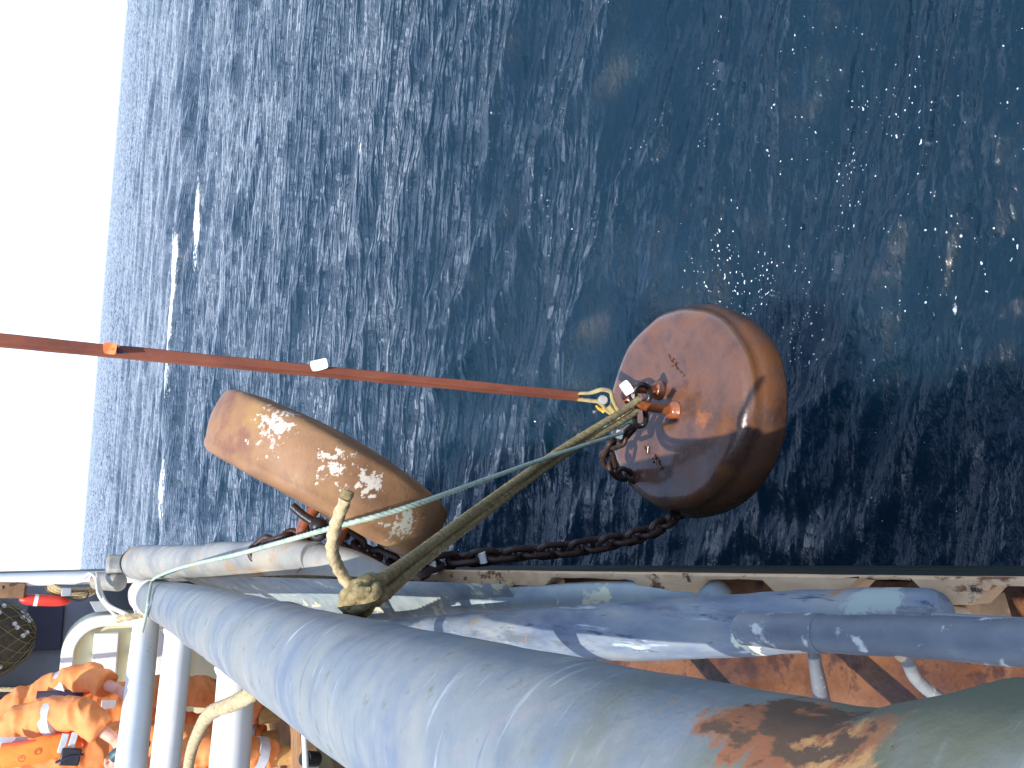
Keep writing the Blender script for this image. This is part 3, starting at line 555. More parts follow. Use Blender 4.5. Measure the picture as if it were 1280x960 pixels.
# ------------------------------------------------------------------ chains: every link a part
def link_mesh(Lh=.045, Wd=.028, r=.0122):
    q = MB(); pts = []
    for i in range(24):
        a = 2*math.pi*i/24; pts.append(Vector((math.cos(a)*Wd+0, math.sin(a)*Wd+(Lh if math.sin(a) > 0 else -Lh)*.62, 0)))
    q.tube(pts, r, 10, closed=True, up=Vector((0, 0, 1))); me = q.mesh('link'); me.materials.append(CHAIN); me.shade_smooth(); return me
LK = link_mesh()
def chain(pts, pitch, label, phase=0, scale=1, group='iron chains of the sinkers'):
    p = bez(pts, 40); out = [p[0]]; acc = 0; cent = []; dirs = []
    Ltot = sum((b-a).length for a, b in zip(p[:-1], p[1:])); n = max(2, int(Ltot/pitch)); step = Ltot/n; tgt = step/2; acc = 0
    for a, b in zip(p[:-1], p[1:]):
        l = (b-a).length
        while acc+l >= tgt and len(cent) < n: cent.append(a+(b-a)*((tgt-acc)/l)); dirs.append((b-a).normalized()); tgt += step
        acc += l
    t = thing('mooring_chain', p[0], label, 'chain', group); out = []
    for i, (c, d) in enumerate(zip(cent, dirs)):
        o = bpy.data.objects.new('link', LK); COL.objects.link(o); o.parent = t
        view = (c-CAM).normalized(); x = (view-d*view.dot(d)).normalized(); ang = phase+(math.pi/2 if i % 2 else 0)+random.uniform(-.2, .2)
        x = Matrix.Rotation(ang, 3, d)@x; z = x.cross(d); M = Matrix.Identity(4)
        for k_ in range(3): M[k_][0] = x[k_]*scale; M[k_][1] = d[k_]*scale; M[k_][2] = z[k_]*scale; M[k_][3] = (c-p[0])[k_]
        o.matrix_local = M; out.append(o)
    return t
ch1 = chain([ony(520, 716, 2.66), atd(548, 704, 3.05), atd(600, 697, 3.1), atd(660, 691, 3.18), atd(720, 685, 3.3), atd(780, 674, 3.45), atd(818, 662, 3.58), atd(850, 640, 3.80), atd(862, 622, 3.95)], .071, 'long rusty chain sagging along the ship from the rim to the wet sinker', .7)
chain([atd(790, 535, 3.45), atd(778, 548, 3.5), atd(764, 556, 3.56), atd(760, 572, 3.62), atd(768, 588, 3.68), atd(786, 596, 3.78), atd(812, 615, 3.95)], .066, 'short dark chain falling over the edge of the wet sinker below its bail', .5, .9)
chain([atd(404, 664, 3.1), atd(425, 668, 3.12), atd(450, 684, 3.12), atd(480, 700, 3.12), atd(515, 712, 3.12)], .071, 'dark chain running from the dry pale sinker down behind the grey bulwark', .3)
chain([atd(398, 668, 3.15), atd(380, 680, 3.2), atd(360, 672, 3.25), atd(338, 678, 3.3), atd(318, 694, 3.35)], .071, 'dark chain looping over the grey bulwark at the dry pale sinker', .3)
for px, py, ln, lab in ((603, 697, 3.1, 'white tape marker wrapped round the third visible link of the long chain'), (541, 710, 3.0, 'small white tape marker where the long chain meets the rim')):
    q = MB(); c = atd(px, py, ln-.02); q.tube([c-IY*.019-IX*.004, c, c+IY*.019+IX*.003], .0185, 12, flat=.8); tag(q.build('tape_marker', TAGW, rough=.003, rs=50), lab, 'marker')

# ------------------------------------------------------------------ red sling, tags
slg = thing('lifting_sling', atd(727, 497, 3.42), 'doubled faded red webbing sling rising from the wet sinker out of view', 'sling')
def strap(P, wid, name, ma, parent, off=0, th=.006):
    q = MB(); pts = P; n = len(pts); d = (pts[-1]-pts[0]).normalized()
    for i, p in enumerate(pts):
        view = (p-CAM).normalized(); side = d.cross(view).normalized(); side = (side*.97+view*.12*math.sin(i*.12+off)).normalized(); nn = d.cross(side).normalized(); wv = wid*(1+.05*math.sin(i*.7+off))
        for a, b in ((-.5, 0), (-.42, 1), (0, 1.25), (.42, 1), (.5, 0), (.42, -1), (0, -1.1), (-.42, -1)): q.v.append(p+side*a*wv+nn*b*th/2)
    for i in range(n-1):
        for j in range(8): j2 = (j+1) % 8; q.f.append([i*8+j, i*8+j2, (i+1)*8+j2, (i+1)*8+j])
    q.f.append(list(range(8))); q.f.append([(n-1)*8+j for j in range(8)][::-1])
    return q.build(name, ma, parent, rough=.0015, rs=14)
def line3(a, b, n): return [a+(b-a)*i/n for i in range(n+1)]
A = atd(724, 494, 3.42); B = atd(-260, 397, 3.15)
A2 = atd(726, 498, 3.44); B2 = atd(-260, 404.5, 3.17)
strap(line3(A, B, 60), .030, 'webbing_leg', SLING, slg); strap(line3(A2, B2, 60), .026, 'webbing_leg', SLING, slg, 1.6)
def onstrap(px, py):
    best = min(line3(A, B, 400), key=lambda p: (p-CAM).normalized().angle(ray(px, py))); return (best-CAM).length-.035
def tagp(px, py, D, wpx, hpx, ma, name, label, rot=0, bend=.004):
    c = atd(px, py, D); ca, sa = math.cos(rot), math.sin(rot); s_ = D/FPX; ex = (IX*ca+IY*sa); ey = (-IX*sa+IY*ca); q = MB(); nx, ny = 6, 5
    for sgn in (0, 1):
        for i in range(nx+1):
            for j in range(ny+1):
                u = i/nx-.5; v = j/ny-.5; cor = 1-.10*(abs(u*2)**6*abs(v*2)**2); q.v.append(c+ex*u*wpx*s_*cor+ey*v*hpx*s_*cor+F*(bend*math.cos(u*5+v*2)*1.5+sgn*.0016))
    M_ = (nx+1)*(ny+1)
    for i in range(nx):
        for j in range(ny):
            a = i*(ny+1)+j; q.f.append([a, a+1, a+ny+2, a+ny+1]); q.f.append([M_+a, M_+a+ny+1, M_+a+ny+2, M_+a+1])
    for i in range(nx):
        for j in (0, ny): a = i*(ny+1)+j; q.f.append([a, a+ny+1, M_+a+ny+1, M_+a])
    for j in range(ny):
        for i in (0, nx): a = i*(ny+1)+j; q.f.append([a, a+1, M_+a+1, M_+a])
    o = q.build(name, ma, slg if label is None else None)
    return tag(o, label, 'tag') if label else o
tg = tagp(138, 435.5, onstrap(138, 436), 15, 13, TAGO, 'orange_tag', None, .08); 
for k_ in range(4):
    q = MB(); c = atd(133.5+k_*2.9, 436.5, onstrap(138, 436)-.006); q.tube([c-IY*.003, c+IY*.003], .0009, 6); q.build('print_mark', RUSTBAR, slg)
tagp(399, 456, onstrap(399, 458), 21, 13, TAGW, 'white_tag', None, -.22)
q = MB(); c = atd(151, 440, 3.11); q.prism([atd(145, 433, onstrap(150, 437)), atd(160, 442, onstrap(150, 437)), atd(146, 442, onstrap(150, 437))], F*.004); q.build('tag_flap', NAVY, slg)
# eye sleeve and hook at the foot of the sling
eye = thing('sling_eye', atd(750, 500, 3.42), 'dirty yellow and cream sleeved eye at the foot of the red sling', 'sling eye')
def px(x, y, D): return atd(x, y, D)
q = MB(); q.tube(bez([px(722, 492, 3.42), px(738, 491, 3.41), px(752, 487, 3.40), px(763, 490, 3.40), px(766, 500, 3.40), px(771, 510, 3.41), px(779, 519, 3.42)], 8), [.008]*9+[.0105]*40, 12, flat=.6); q.build('upper_strap', YELLOW, eye, rough=.002, rs=40)
q = MB(); q.tube(bez([px(722, 499, 3.43), px(738, 501, 3.43), px(750, 503, 3.43), px(757, 512, 3.43), px(767, 520, 3.43)], 8), .0095, 12, flat=.6); q.build('lower_strap', YELLOW, eye, rough=.002, rs=40)
q = MB(); q.rev([(.001, 0), (.014, .0), (.02, .006), (.021, .02), (.017, .028), (.001, .03)], px(753, 500, 3.40), -F, 20); q.build('thimble', GREYTUBE, eye, rough=.002, rs=60)
q = MB(); q.tube(bez([px(745, 507, 3.43), px(750, 511, 3.43), px(755, 515, 3.43)], 6), .007, 8); q.build('frayed_edge', mat('bright_yellow_thread', [(186, 152, 40), (206, 176, 66)], 30), eye, rough=.004, rs=70)
q = MB(); q.tube([px(760, 508, 3.41), px(776, 527, 3.42), px(790, 528, 3.42)], [.015, .017, .013], 14, flat=.7); q.build('sleeve', YELLOW, eye, rough=.004, rs=40)
tagp(783, 485, 3.40, 13, 17, TAGW, 'hang_tag', 'white tag with a pointed end standing beside the steel shackle ring', -.6)
tagp(774, 543, 3.40, 9, 11, TAGW, 'hang_tag', 'small white tag hanging just below the teal cord on the wet sinker', .2)
q = MB(); q.tube(bez([px(752, 534, 3.38), px(766, 531, 3.38), px(775, 534, 3.37), px(783, 529, 3.37), px(790, 528, 3.38)], 8), [.004]*8+[.006]*25, 10); tag(q.build('teal_cord', TEAL, rough=.003, rs=60), 'short frayed teal cord tied under the brown rope ends', 'cord')

# ------------------------------------------------------------------ ropes
q = rope_mb([px(799, 499, 3.36), px(780, 513, 3.30), px(700, 563, 3.0), px(600, 634, 2.55), px(520, 694, 2.05), px(476, 725, 1.74)], .0125)
tag(q.build('tow_rope', ROPEB), 'upper of the two brown ropes from the wet sinker shackle to the rail knot', 'rope', 'paired brown ropes')
q = rope_mb([px(795, 514, 3.37), px(780, 525, 3.31), px(700, 572, 3.02), px(602, 645, 2.57), px(526, 703, 2.07), px(482, 742, 1.76)], .0125)
tag(q.build('tow_rope', ROPEB), 'lower of the two brown ropes from the wet sinker shackle to the rail knot', 'rope', 'paired brown ropes')
kn = thing('rope_knot', px(452, 742, 1.72), 'tight brown rope knot on the outer side of the big blue rail', 'knot')
KD = 1.72
loops = [[(476, 725, 0), (462, 727, -.03), (446, 731, -.035), (434, 742, -.02), (431, 756, 0), (440, 765, .03)],
         [(482, 742, .01), (470, 750, -.02), (456, 748, -.05), (447, 740, -.05), (452, 729, -.03), (464, 724, .01)],
         [(434, 758, .01), (442, 746, -.045), (455, 740, -.06), (463, 748, -.04), (458, 761, .0), (446, 768, .04)],
         [(466, 726, .02), (470, 738, -.05), (462, 750, -.055), (448, 757, -.03), (437, 764, .02)]]
for lp in loops:
    q = rope_mb([px(a, b, KD+c) for a, b, c in lp], .0125); q.build('rope_turn', ROPEB, kn)
st = thing('rope_tail', px(432, 622, 1.6), 'stiff pale rope tail with a bound end standing up from the rail knot', 'rope')
q = rope_mb([px(441, 738, KD-.02), px(424, 712, 1.68), px(415, 686, 1.63), px(420, 655, 1.6), px(432, 624, 1.58)], .0108); q.build('rope_strand', ROPEL, st)
q = MB(); a = px(432.5, 622, 1.58); d = (px(435, 615, 1.58)-a).normalized(); q.rev([(.009, -.004), (.0122, 0), (.0126, .006), (.0108, .013), (.004, .015)], a, d, 16); q.build('whipping', ROPEB, st, rough=.002, rs=90)
q = rope_mb([px(778, 541, 3.30), px(705, 565, 2.95), px(600, 602, 2.5), px(500, 637, 2.25), px(400, 664, 2.3), px(300, 692, 2.8), px(235, 707, 3.6), px(205, 717, 4.4), px(191, 725, 5.1), hitpipe(188, 736, R=.128), hitpipe(186, 748, R=.128), hitpipe(184, 760, R=.128), hitpipe(182, 772, R=.128), px(178, 790, 5.9)], .0066, pitch=8)
for v in q.v: pass
tag(q.build('green_rope', ROPET), 'long pale green rope from the wet sinker to a turn round the far rail end', 'rope')
q = rope_mb([onb(322, 853, .44), onb(316, 866, .41), onb(290, 880, .40), onb(262, 892, .40), onb(247, 918, .42), onb(238, 945, .45), onb(232, 985, .5)], .0185)
tag(q.build('brown_rope', ROPEL), 'thick brown rope draped over the nearest white bar', 'rope')
q = rope_mb([ony(120, 716, 6.6), ony(126, 740, 6.45), ony(135, 756, 6.3), ony(158, 768, 6.1)], .012); o = tag(q.build('white_rope', ROPEW), 'white rope from the white post down to the blue rail end', 'rope', 'white ropes at the rail end')
q = rope_mb([ony(104, 724, 6.7), ony(112, 717, 6.6), ony(120, 724, 6.55), ony(124, 745, 6.4), ony(140, 765, 6.3), ony(150, 773, 6.15)], .009); tag(q.build('white_rope', ROPEW), 'thinner white rope looped at the foot of the white post', 'rope', 'white ropes at the rail end')
q = rope_mb([ony(148, 774, 6.0), ony(158, 772, 5.95), ony(172, 770, 5.95), ony(178, 768, 5.95)], .017); tag(q.build('rope_end', ROPEL, rough=.004, rs=30), 'short frayed tan rope end lying by the rail end turn', 'rope')

# ------------------------------------------------------------------ superstructure behind
sh_ = thing('deck_shelter', (-2.5, 8, DZ), 'dark grey shelter at the end of the deck with a white corner post and roof', 'deckhouse')
q = MB(); q.box((-2.65, 8.7, DZ+1.4), (5.0, .1, 2.9)); q.build('wall', DARKW, sh_, smooth=False)
q = MB(); q.box((-2.65, 7.85, DZ+2.28), (5.1, 2.0, .08)); q.build('roof', WHITE, sh_, bevel=.01)
q = MB(); q.box((-.10, 7.80, EYE-.75), (.05, 1.75, 1.35)); q.build('side_plate', DARKW, sh_, smooth=False)
q = MB(); q.tube([(-.092, 6.95, DZ+.3), (-.092, 6.95, DZ+2.24)], .047, 20); q.build('corner_post', WHITE, sh_)
q = MB(); q.box((-.046, 6.99, DZ+1.3), (.03, .06, 1.9)); q.build('post_flange', GREYTUBE, sh_, bevel=.004)
q = MB(); a = ony(35, 757, 8.62); b = ony(76, 812, 8.62); c = (a+b)/2; q.box(c, (abs(a.x-b.x), .04, abs(a.z-b.z))); q.build('doorway_panel', DARKER, sh_, bevel=.01)
q = MB(); q.box((c.x-.5, 8.63, c.z-.1), (.03, .04, 1.6)); q.build('wall_rib', DARKW, sh_)
# things stowed inside
def bx(px0, py0, px1, py1, Y, dep, ma, name, label, cat, bevel=.006):
    a = ony(px0, py0, Y); b = ony(px1, py1, Y); c = (a+b)/2; q = MB(); q.box((c.x, Y+dep/2, c.z), (abs(a.x-b.x), dep, abs(a.z-b.z))); return tag(q.build(name, ma, bevel=bevel), label, cat)
q = MB(); a = ony(-20, 729, 6.9); b = ony(27, 746, 6.9); q.box((a+b)/2+Vector((0, .1, 0)), (.11, .2, .27), Matrix.Rotation(.06, 3, 'Y')); wb = tag(q.build('timber_block', WOOD, bevel=.008, rough=.002), 'weathered timber block with a bolt, strapped beside the white post', 'timber block')
q = MB(); q.rev([(.012, 0), (.012, .012), (.006, .016)], ony(4, 734, 6.88), (0, -1, 0), 8); q.build('bolt_head', STEEL, wb)
fb = thing('float_marker', ony(55, 751, 6.95), 'slim red float with a white band hanging beside the coiled rope', 'float')
q = MB(); P = line3(ony(24, 749, 6.95), ony(88, 752, 6.95), 14); q.tube(P, [.012, .03, .036, .038, .039, .04, .04, .04, .04, .039, .038, .036, .032, .024, .012], 20); q.build('float_body', RED, fb)
q = MB(); q.tube([ony(43, 750, 6.95), ony(48, 750.4, 6.95)], .0412, 20); q.build('white_band', TAGW, fb)
bx(77, 735, 89, 745, 6.85, .05, GREYBOX, 'junction_box', 'small pale grey box among cables beside the white post', 'box')
q = MB()
q = rope_mb([ony(90, 740, 6.86), ony(108, 739, 6.84), ony(109, 746, 6.83), ony(100, 751, 6.84), ony(84, 747, 6.84)], .006); tag(q.build('cable', BLACK), 'thin black cable looping from the small grey box', 'cable')
coil = thing('rope_coil', ony(85, 737, 7.0), 'beige rope coil hung under the shelter beside the white post', 'rope coil')
for i in range(7):
    f_ = 1-.1*i; q = rope_mb([ony(57+i, 728, 7.0-i*.01), ony(60+i*2, 738-i*.6, 6.98-i*.01), ony(75+i, 745-i*1.4, 6.98-i*.01), ony(100, 746-i*1.6, 6.98-i*.01), ony(118, 741-i*1.2, 6.99), ony(120, 730, 7.0)], .011); q.build('rope_turn', ROPEB if i % 2 else ROPEL, coil)
q = MB(); q.prism([ony(112, 752, 7.0), ony(119, 765, 7.0), ony(135, 764, 7.0), ony(138, 756, 7.0), ony(126, 751, 7.0)], (0, .04, 0)); tag(q.build('white_bracket', GREYBOX, bevel=.004), 'small pale bracket under the coiled rope', 'bracket')
# white locker with rounded corner
lk = thing('white_locker', (-1.0, 7.1, DZ), 'big white locker with rounded corner and cream grooves, behind the crew in orange', 'locker')
def poly_round(x0, x1, z0, z1, r, y, n=10):     # only the outboard top corner is rounded
    p = [Vector((x0, y, z0)), Vector((x1, y, z0))]
    for i in range(n+1): a = math.pi/2*i/n; p.append(Vector((x1-r+r*math.cos(a), y, z1-r+r*math.sin(a))))
    p.append(Vector((x0, y, z1))); return p
zt = ony(75, 830, 7.1).z; xo = ony(160, 767, 7.1).x
q = MB(); q.prism(poly_round(-2.2, xo, DZ, zt, .27, 7.16), (0, .55, 0)); q.build('shell', CREAM, lk, bevel=.008)
o_ = poly_round(-2.2, xo, DZ, zt, .27, 7.10); i_ = poly_round(-2.12, xo-.085, DZ+.07, zt-.085, .19, 7.10); q = MB()
n_ = len(o_); k = len(q.v); q.v += o_+i_+[p+Vector((0, .07, 0)) for p in o_]+[p+Vector((0, .07, 0)) for p in i_]
for i in range(n_):
    j = (i+1) % n_; q.f += [[i, j, n_+j, n_+i], [2*n_+i, 3*n_+i, 3*n_+j, 2*n_+j], [i, 2*n_+i, 2*n_+j, j], [n_+i, n_+j, 3*n_+j, 3*n_+i]]
q.build('frame', WHITE, lk, bevel=.008)
zs = [ony(v, 800, 7.1).z for v in (98, 104, 116, 150, 163, 196, 232, 270)]
for a_, b_ in ((2, 3), (4, 5), (5, 6)):
    q = MB(); q.box((-1.30, 7.135, (zs[a_]+zs[b_])/2), (1.60, .05, abs(zs[a_]-zs[b_])-.012)); q.build('panel', WHITE, lk, bevel=.01)
q = rope_mb([ony(232, 796, 7.05), ony(245, 799, 7.05), ony(262, 801, 7.05)], .009); tag(q.build('hanging_line', ROPEW), 'short pale line hanging against the white locker', 'line')
# net bag with floats
nb = thing('net_bag', ony(5, 800, 7.6), 'dark net bag of small pale floats hanging in the shelter', 'net bag')
cN = ony(-22, 800, 7.7); RN = Vector((.30, .2, .36))
q = MB(); q.ball(cN, (.28, .18, .34), 24, 16); q.build('contents', NETM, nb, rough=.03, rs=8)
q = MB()
for i in range(14):
    for s_ in (-1, 1):
        pts = []
        for j in range(17):
            t_ = -1.35+2.7*j/16; a_ = i/14*2*math.pi+s_*t_*.9; pts.append(cN+Vector((RN.x*math.cos(t_)*math.cos(a_), RN.y*math.cos(t_)*math.sin(a_), RN.z*math.sin(t_))))
        q.tube(pts, .0035, 5)
q.build('netting', ROPEB, nb)
for i in range(34):
    t_ = random.uniform(-1.1, 1.1); a_ = random.uniform(math.pi, 2*math.pi); p = cN+Vector((.285*math.cos(t_)*math.cos(a_), .19*math.cos(t_)*math.sin(a_), .345*math.sin(t_))); q = MB(); q.ball(p, .018, 8, 6); q.build('float_bead', TAGW, nb)
q = rope_mb([ony(-30, 861, 6.9), ony(20, 862, 6.85), ony(70, 862, 6.8)], .014); tag(q.build('hanging_rope', ROPEL), 'pale rope hanging straight down behind the crew in orange', 'rope')
# short white upright and dark roller near the boots, ropes over the planks
q = MB(); q.tube([ony(379, 885, 4.2), ony(384, 1000, 4.0)], .014, 14); wr = tag(q.build('white_rod', WHITE), 'thin white rod crossing over the planks below the tan boot', 'rod')
q = MB(); q.tube([ony(381, 948, 4.1), ony(395, 949, 4.15)], .035, 16); tag(q.build('black_roller', BLACK), 'black roller beside the thin white rod', 'roller')
for x_, n_l in ((417, 'darker of two thin ropes lying across the deck planks'), (433, 'nearer of two thin ropes lying across the deck planks')):
    q = rope_mb([onb(x_, 890, 1.42), onb(x_+1, 940, 1.42), onb(x_-2, 1020, 1.42)], .012); tag(q.build('deck_rope', ROPEB), n_l, 'rope')
cb = MB(); cb.prism([onb(330, 855, 1.30), onb(372, 870, 1.30), onb(380, 1010, 1.30), onb(330, 1010, 1.30)], (0, 0, -.12)); tag(cb.build('plywood_sheet', WOOD, bevel=.005), 'brown plywood sheet on the deck under the boots', 'plywood sheet')

# ------------------------------------------------------------------ people
def organic(mb, name, ma, parent, voxel=.014, wr=.006, ws=9, sm=6):
    me = mb.mesh(name); o = bpy.data.objects.new('tmp', me); COL.objects.link(o)
    r_ = o.modifiers.new('r', 'REMESH'); r_.mode = 'VOXEL'; r_.voxel_size = voxel
    s_ = o.modifiers.new('s', 'SMOOTH'); s_.iterations = sm; s_.factor = .6
    dg = bpy.context.evaluated_depsgraph_get(); m2 = bpy.data.meshes.new_from_object(o.evaluated_get(dg)); bpy.data.objects.remove(o)
    b = BASE[parent]
    nv = [v.normal.copy() for v in m2.vertices]
    for v, nn in zip(m2.vertices, nv):
        p = v.co.copy(); f_ = .7*mn.noise(Vector((p.x*ws*.5, p.y*ws*.5, p.z*ws*1.1)))+.8*(1-2.4*abs(mn.noise(Vector((p.x*ws*.7, p.y*ws*.7, p.z*ws*1.3))+Vector((7, 1, 3))))); v.co = p+nn*f_*wr-b
    m2.materials.clear(); m2.materials.append(ma); m2.shade_smooth(); m2.name = name
    o = bpy.data.objects.new(name, m2); COL.objects.link(o); o.parent = parent; BASE[o] = b; return o
def person(J, label, helmet=None, flip=1):
    g = {k: Vector(v) for k, v in J.items()}
    base = Vector(((g['aL'].x+g['aR'].x)/2, (g['aL'].y+g['aR'].y)/2, DZ)); t = thing('person', base, label, 'person', 'crew in orange workwear')
    sl, sr, pel, neck, head = g['sL'], g['sR'], g['pel'], g['neck'], g['head']; chest = (sl+sr)/2+(pel-neck)*.25
    xd = (sr-sl).normalized(); upv = (neck-pel).normalized(); fw = xd.cross(upv).normalized()*flip
    # body (skin), one continuous surface
    b = MB()
    b.ball(head, (.078, .098, .115), 18, 14); b.tube([neck, head], .055, 14)
    b.ball(head+fw*.1-upv*.01, .017, 8, 6)
    for s_ in (-1, 1): b.ball(head+xd*s_*.082, (.012, .02, .03), 8, 6)
    b.tube([neck-upv*.05, chest, pel], [.10, .14, .13], 16)
    for S_, E_, W_, H_ in (('sL', 'eL', 'wL', 'hL'), ('sR', 'eR', 'wR', 'hR')):
        b.tube([neck-upv*.06, g[S_]], .06, 12); b.tube([g[S_], g[E_], g[W_]], [.055, .045, .032], 12)
        hd = (g[H_]-g[W_]).normalized(); sd_ = hd.cross(fw).normalized(); pn = hd.cross(sd_)
        b.tube([g[W_], g[W_]+hd*.04, g[W_]+hd*.09], [.028, .038, .036], 12, flat=.55, up=pn)
        for k_ in range(4):
            o0 = g[W_]+hd*.085+sd_*(k_-1.5)*.02; ln = (.065, .08, .075, .058)[k_]; b.tube([o0, o0+hd*ln*.5+pn*.006, o0+hd*ln*.85+pn*.03], [.0105, .0098, .0085], 8)
        o0 = g[W_]+hd*.03-sd_*.034; b.tube([o0, o0+hd*.035-sd_*.022, o0+hd*.065-sd_*.026+pn*.012], [.013, .0115, .0095], 8)
    for H_, K_, A_ in (('pL', 'kL', 'aL'), ('pR', 'kR', 'aR')):
        b.tube([pel, g[H_], g[K_], g[A_]], [.09, .085, .06, .042], 12)
    organic(b, 'body', SKIN, t, .0105, 0, 1, 2)
    # face
    for s_ in (-1, 1):
        q = MB(); q.ball(head+fw*.088+xd*s_*.03+upv*.012, .011, 8, 6); q.build('eye', BLACK, t)
    q = MB(); q.tube([head+fw*.092-xd*.02-upv*.045, head+fw*.097-upv*.047, head+fw*.092+xd*.02-upv*.045], .006, 8); q.build('mouth', REDTRIM, t)
    # jacket
    j = MB(); up_ = upv
    def ell(c, a, b_, n=20): return [c+xd*math.cos(2*math.pi*i/n)*a+fw*math.sin(2*math.pi*i/n)*b_ for i in range(n)]
    secs = [(neck+up_*.035, .075, .075), (neck-up_*.02, .12, .10), (neck-up_*.09, .20, .135), (chest, .215, .155), (chest+(pel-chest)*.5, .20, .155), (pel, .20, .15), (pel-up_*.09, .205, .15)]
    k = len(j.v)
    for c, a_, b_ in secs: j.v += ell(c, a_, b_)
    for i in range(len(secs)-1):
        for n_ in range(20): m_ = (n_+1) % 20; j.f.append([k+i*20+n_, k+i*20+m_, k+(i+1)*20+m_, k+(i+1)*20+n_])
    j.f.append([k+n_ for n_ in range(20)][::-1]); j.f.append([k+(len(secs)-1)*20+n_ for n_ in range(20)])
    for S_, E_, W_ in (('sL', 'eL', 'wL'), ('sR', 'eR', 'wR')):
        sh0 = (neck-up_*.1)*.5+g[S_]*.5; A_ = bez([sh0, g[S_], g[E_], g[E_]+(g[W_]-g[E_])*.62], 6); R_ = np.interp(np.linspace(0, 1, len(A_)), [0, .33, .66, .9, 1], [.10, .105, .085, .078, .076]); j.tube(A_, list(R_), 18)
    organic(j, 'jacket', ORANGE, t, .011, .015, 12, 3)
    tr = MB()
    for H_, K_, A_ in (('pL', 'kL', 'aL'), ('pR', 'kR', 'aR')): tr.tube(bez([pel, g[H_], g[K_], g[K_]+(g[A_]-g[K_])*.9], 6), list(np.interp(np.linspace(0, 1, 19), [0, .33, .66, 1], [.13, .12, .095, .085])), 18)
    organic(tr, 'trousers', ORANGE, t, .012, .014, 12, 3)
    # reflective bands round the sleeves and ankles
    def band(a, b_, r0, name='reflective_band', ma=REFL, ln=.075):
        d = (b_-a).normalized(); q = MB(); q.rev([(r0-.006, -ln/2), (r0+.004, -ln/2+.004), (r0+.005, 0), (r0+.004, ln/2-.004), (r0-.006, ln/2)], a, d, 24); q.build(name, ma, t, rough=.006, rs=18)
    for S_, E_ in (('sL', 'eL'), ('sR', 'eR')): c = g[S_]+(g[E_]-g[S_])*.55; band(c, g[E_], .100)
    for K_, A_ in (('kL', 'aL'), ('kR', 'aR')): band(g[K_]+(g[A_]-g[K_])*.70, g[A_], .097, ln=.07)
    # boots
    for A_ in ('aL', 'aR'):
        q = MB(); a = g[A_]; gr = Vector((a.x, a.y, DZ+.055)); q.tube([a+Vector((0, 0, .06)), a, gr], [.062, .06, .062], 14); q.tube([gr-fw*.03, gr+fw*.10, gr+fw*.18], [.06, .055, .045], 14, flat=.9)
        organic(q, 'boot', TAN, t, .011, .003, 14, 3)
    if helmet:
        q = MB(); q.ball(head+upv*.03, (.115, .13, .11), 24, 12); q.build('helmet', HELMET, t)
        q = MB(); q.rev([(.118, 0), (.14, .004), (.14, .008), (.118, .012)], head+upv*.03, upv, 24); q.build('helmet_brim', BLACK, t)
    else:
        q = MB(); q.ball(head+upv*.025-fw*.012, (.094, .112, .118), 20, 12); q.build('hood', ORANGE, t, rough=.006, rs=12)
    return t, g, xd, upv, fw
def O(x, y, Y): return ony(x, y, Y)
# crew member at the front with the life vest
P2 = dict(head=O(-52, 932, 5.85), neck=O(-12, 930, 5.85), sL=O(34, 985, 5.95), sR=O(36, 900, 5.8), pel=O(178, 945, 5.95), eR=O(100, 893, 5.55), wR=O(143, 924, 5.45), hR=O(160, 945, 5.4),
          eL=O(105, 1010, 5.7), wL=O(140, 968, 5.4), hL=O(148, 948, 5.35), pL=O(190, 965, 5.95), pR=O(190, 928, 5.9), kL=O(262, 972, 5.8), kR=O(262, 934, 5.75), aL=O(352, 985, 5.9), aR=O(350, 945, 5.8))
t2, g, xd, upv, fw = person(P2, 'crew member in orange jacket and inflatable life vest, nearest the camera, handling a dark object', helmet=True)
def facing(g): return fw if fw.y < 0 else -fw
ff = facing(g)
vp = [O(0, 946, 5.60), O(30, 942, 5.58), O(62, 934, 5.57), O(88, 930, 5.58), O(102, 928, 5.60)]
q = MB(); q.tube(bez(vp, 8), list(np.interp(np.linspace(0, 1, 33), [0, .4, .8, 1], [.06, .068, .06, .045])), 18, flat=.45, up=Vector((0, -1, .1))); q.build('vest_panel', ORANGE2, t2, rough=.006, rs=10)
q = MB(); q.tube(bez([O(2, 932, 5.60), O(40, 927, 5.57), O(76, 919, 5.57), O(100, 918, 5.58), O(105, 932, 5.57)], 6), .011, 8); q.build('vest_piping', REDTRIM, t2)
for a_, b_ in ((79, 929), (91, 927)):
    q = MB(); c = O(a_, b_, 5.515); q.box(c, (.10, .008, .035), Matrix.Rotation(.2, 3, 'Y')); q.build('vest_reflective_strip', REFL, t2, bevel=.003)
q = MB(); torus_shackle(q, O(27, 948, 5.51), (0, -1, 0), .016, .0028, seg=6); q.tube([O(25, 948, 5.51), O(29, 946, 5.51)], .004, 6); q.build('vest_logo', REDTRIM, t2)
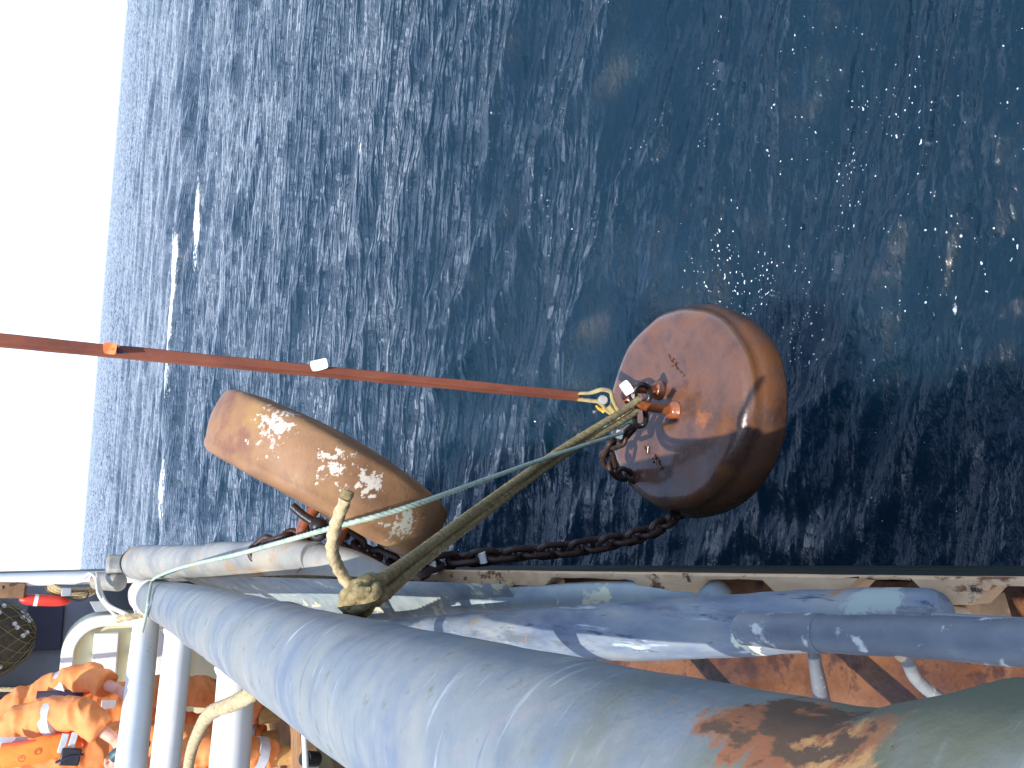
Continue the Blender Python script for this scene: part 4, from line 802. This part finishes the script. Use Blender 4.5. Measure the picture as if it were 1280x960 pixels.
q = MB(); q.box(O(88, 946, 5.50), (.09, .03, .10), Matrix.Rotation(.15, 3, 'Y')); q.build('buckle', BLACK, t2, bevel=.008)
q = MB(); q.tube([O(70, 953, 5.5), O(86, 946, 5.48), O(104, 943, 5.5)], .014, 10, flat=.5); q.build('strap', NAVY, t2)
q = MB(); q.box(O(16, 930, 5.64), (.075, .008, .14), Matrix.Rotation(.1, 3, 'Y')); q.build('chest_patch', REFL, t2, bevel=.003)
q = MB(); q.tube(bez([O(140, 948, 5.30), O(152, 938, 5.28), O(166, 930, 5.28), O(182, 935, 5.3)], 6), [.03]*8+[.045]*11, 16); tag(q.build('dark_tool', TEALG, rough=.006, rs=14), 'dark teal tool held in the hands of the front crew member', 'tool')
# crew member behind
P1 = dict(head=O(-48, 900, 6.55), neck=O(-5, 900, 6.5), sL=O(46, 935, 6.55), sR=O(56, 868, 6.45), pel=O(176, 888, 6.5), eR=O(108, 846, 6.3), wR=O(150, 862, 6.05), hR=O(164, 876, 5.95),
          eL=O(110, 940, 6.4), wL=O(150, 915, 6.1), hL=O(160, 905, 6.0), pL=O(188, 905, 6.5), pR=O(188, 870, 6.45), kL=O(258, 912, 6.35), kR=O(252, 864, 6.3), aL=O(336, 925, 6.2), aR=O(334, 893, 6.15))
t1, g, xd, upv, fw = person(P1, 'crew member in orange jacket bending forward behind the one with the life vest')
q = MB(); q.tube(bez([O(46, 869, 6.30), O(75, 868, 6.27), O(104, 865, 6.28)], 6), .026, 10, flat=.35, up=Vector((0, -1, 0))); q.build('navy_strap', NAVY, t1)
for a_, b_, w_ in ((52, 880, .075), (136, 880, .07)):
    q = MB(); q.box(O(a_, b_, 6.29), (.055, .008, .09), Matrix.Rotation(.05, 3, 'Y')); q.build('reflective_patch', REFL, t1, bevel=.003)
q = MB(); q.box(O(160, 873, 6.28), (.03, .008, .028)); q.build('brand_patch', NAVY, t1)
q = MB(); q.box(O(160, 873, 6.274), (.016, .004, .014)); q.build('patch_print', TAGW, t1)
